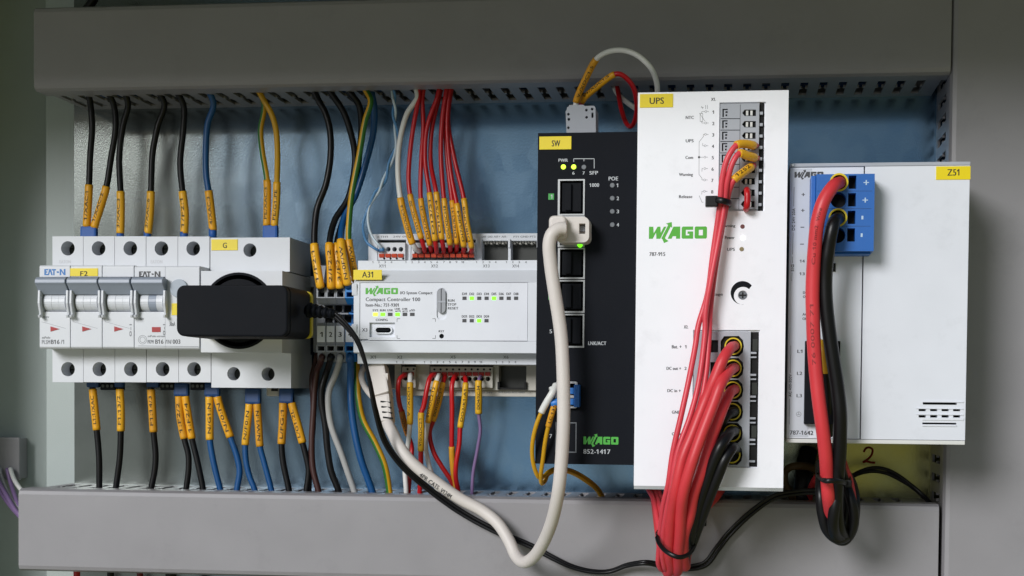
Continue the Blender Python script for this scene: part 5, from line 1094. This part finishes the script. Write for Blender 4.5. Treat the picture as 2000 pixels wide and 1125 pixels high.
# --- Z51 cables
G9 = 'thick cables tied in a loop below the power supply'
zr = [(1641,356,132),(1639,357,146),(1627,364,155),(1609,392,158),(1597,433,158),(1591,487,156),(1587,565,154),(1588,627,153),(1590,680,152),(1594,733,151),(1600,787,150),(1607,840,148),(1613,893,144),(1616,940,138),(1618,968,135),(1624,1005,124),(1632,1030,118),(1642,1040,112),(1654,1020,108),(1660,985,112),(1655,945,112),(1645,915,92),(1638,890,64),(1636,880,42)]
zo = thick('thick red cable curving down from the blue connector', M_RED2, 3.2, zr, G9)
cz = spline([U(*p) for p in zr], K); wrap_text('Cu 10 mm2  Wire', cz[K*3:K*6][::-1], 3.2, mat('cable_print', '8e1c1e', 0.5), zo, side=0.1, h=1.5); wrap_text('H07V-K 76 0000 0000 71', cz[K*6:K*9+4][::-1], 3.2, mat('cable_print'), zo, side=0.25, h=2.2) if False else wrap_text('76 0007 71', cz[K*6:K*9+2][::-1], 3.2, MATS['cable_print'], zo, side=0.2, h=1.6)
zb_ = [(1638,425,132),(1637,427,146),(1628,437,154),(1617,490,154),(1612,540,152),(1613,590,151),(1620,653,150),(1628,707,149),(1636,760,148),(1641,813,147),(1640,870,144),(1637,920,140),(1634,960,134),(1634,1000,128),(1640,1035,120),(1652,1044,110),(1664,1020,104),(1667,980,104),(1660,945,98),(1640,915,80),(1622,890,60),(1616,870,42)]
thick('thick black cable hanging from the lower entry of the blue connector', M_CBLK, 3.3, zb_, G9)
thick('black loop strand at the left of the hanging bunch', M_CBLK, 2.7, [(1600,905,96),(1602,935,118),(1602,965,124),(1606,1000,124),(1616,1035,122),(1636,1052,118),(1656,1044,112),(1666,1015,110),(1664,980,108),(1656,945,96),(1640,915,70),(1630,905,45)], G9)
thick('flat black loop strand in the middle of the hanging bunch', M_CBLK, 2.8, [(1638,905,104),(1637,945,130),(1631,985,133),(1627,1020,130),(1632,1044,122),(1646,1048,114),(1656,1030,108),(1660,990,104),(1652,950,92),(1640,925,70),(1632,905,45)], G9)
thick('outer black loop strand closing the hanging bunch on the right', M_CBLK, 2.6, [(1640,905,98),(1650,940,118),(1662,975,122),(1668,1010,120),(1662,1040,114),(1646,1056,108),(1626,1046,104),(1612,1010,100),(1606,960,90),(1610,920,60),(1612,900,45)], G9)
thick('innermost black loop strand of the hanging bunch', M_CBLK, 2.6, [(1618,910,100),(1616,945,122),(1618,985,124),(1626,1020,122),(1638,1034,118),(1650,1022,116),(1656,985,116),(1652,950,110),(1644,925,90),(1636,905,50)], G9)
tie('black cable tie with glossy edge around the hanging loop', [(1597,928,132),(1602,934,144),(1614,939,150),(1628,939,150),(1642,941,147),(1654,944,138),(1660,940,122),(1655,930,104),(1630,924,92),(1606,922,100),(1597,926,120),(1597,928,132)], 0.95, (1651, 938, 1664, 952, 138))
# darker loops behind, at the duct
wire('brown wire loop behind the UPS and the hanging bunch', mat('dull_brown_insulation', '55401f', 0.5), 2.0, [(1600,925,44),(1585,913,46),(1566,910,48),(1545,912,48),(1533,922,46),(1533,945,44),(1546,968,42),(1556,990,38)], name='wire')
wire('thick black cable behind the brown loop', M_CBLK, 5.0, [(1580,880,30),(1574,905,34),(1570,940,38),(1566,985,38),(1566,1010,36)], name='power_cable', cat='cable')
wire('red cable end glimpsed behind the hanging bunch', M_RED2, 1.7, [(1600,925,70),(1590,940,56),(1582,960,44),(1580,990,36)], name='power_cable', cat='cable')
# small black clamps under the breakers
for u0, u1, lb in ((195.5, 224, 'small black clamp strip under the left breaker'), (312.5, 341, 'small black clamp strip under the middle of the breakers'), (371, 400, 'small black clamp strip under the residual breaker near its right end')):
    b = rc(u0, 746, u1, 762, 40); t = MB().box(b[0], b[1], 24, 40, b[2], b[3]).build('clamp_strip', M_BLK, None, bevel=0.6); tag(t, lb, 'clamp')
    for k in range(3):
        x = b[0]+(b[1]-b[0])*(0.2+0.3*k); MB().cyl(x, (b[2]+b[3])/2, 0.85, 39.8, 40.2, 12).build('screw_head', M_SCREW, t)
b = rc(520, 750, 545, 774, 36); t = MB().box(b[0], b[1], 14, 36, b[2], b[3]).build('earth_clamp', M_BEIGE, None, bevel=0.8); tag(t, 'pale clamp foot below the middle of the socket module', 'clamp')
b = rc(530, 757, 543, 764, 36); MB().box(b[0], b[1], 35.8, 36.3, b[2], b[3]).build('clamp_screw', M_DARK, t)
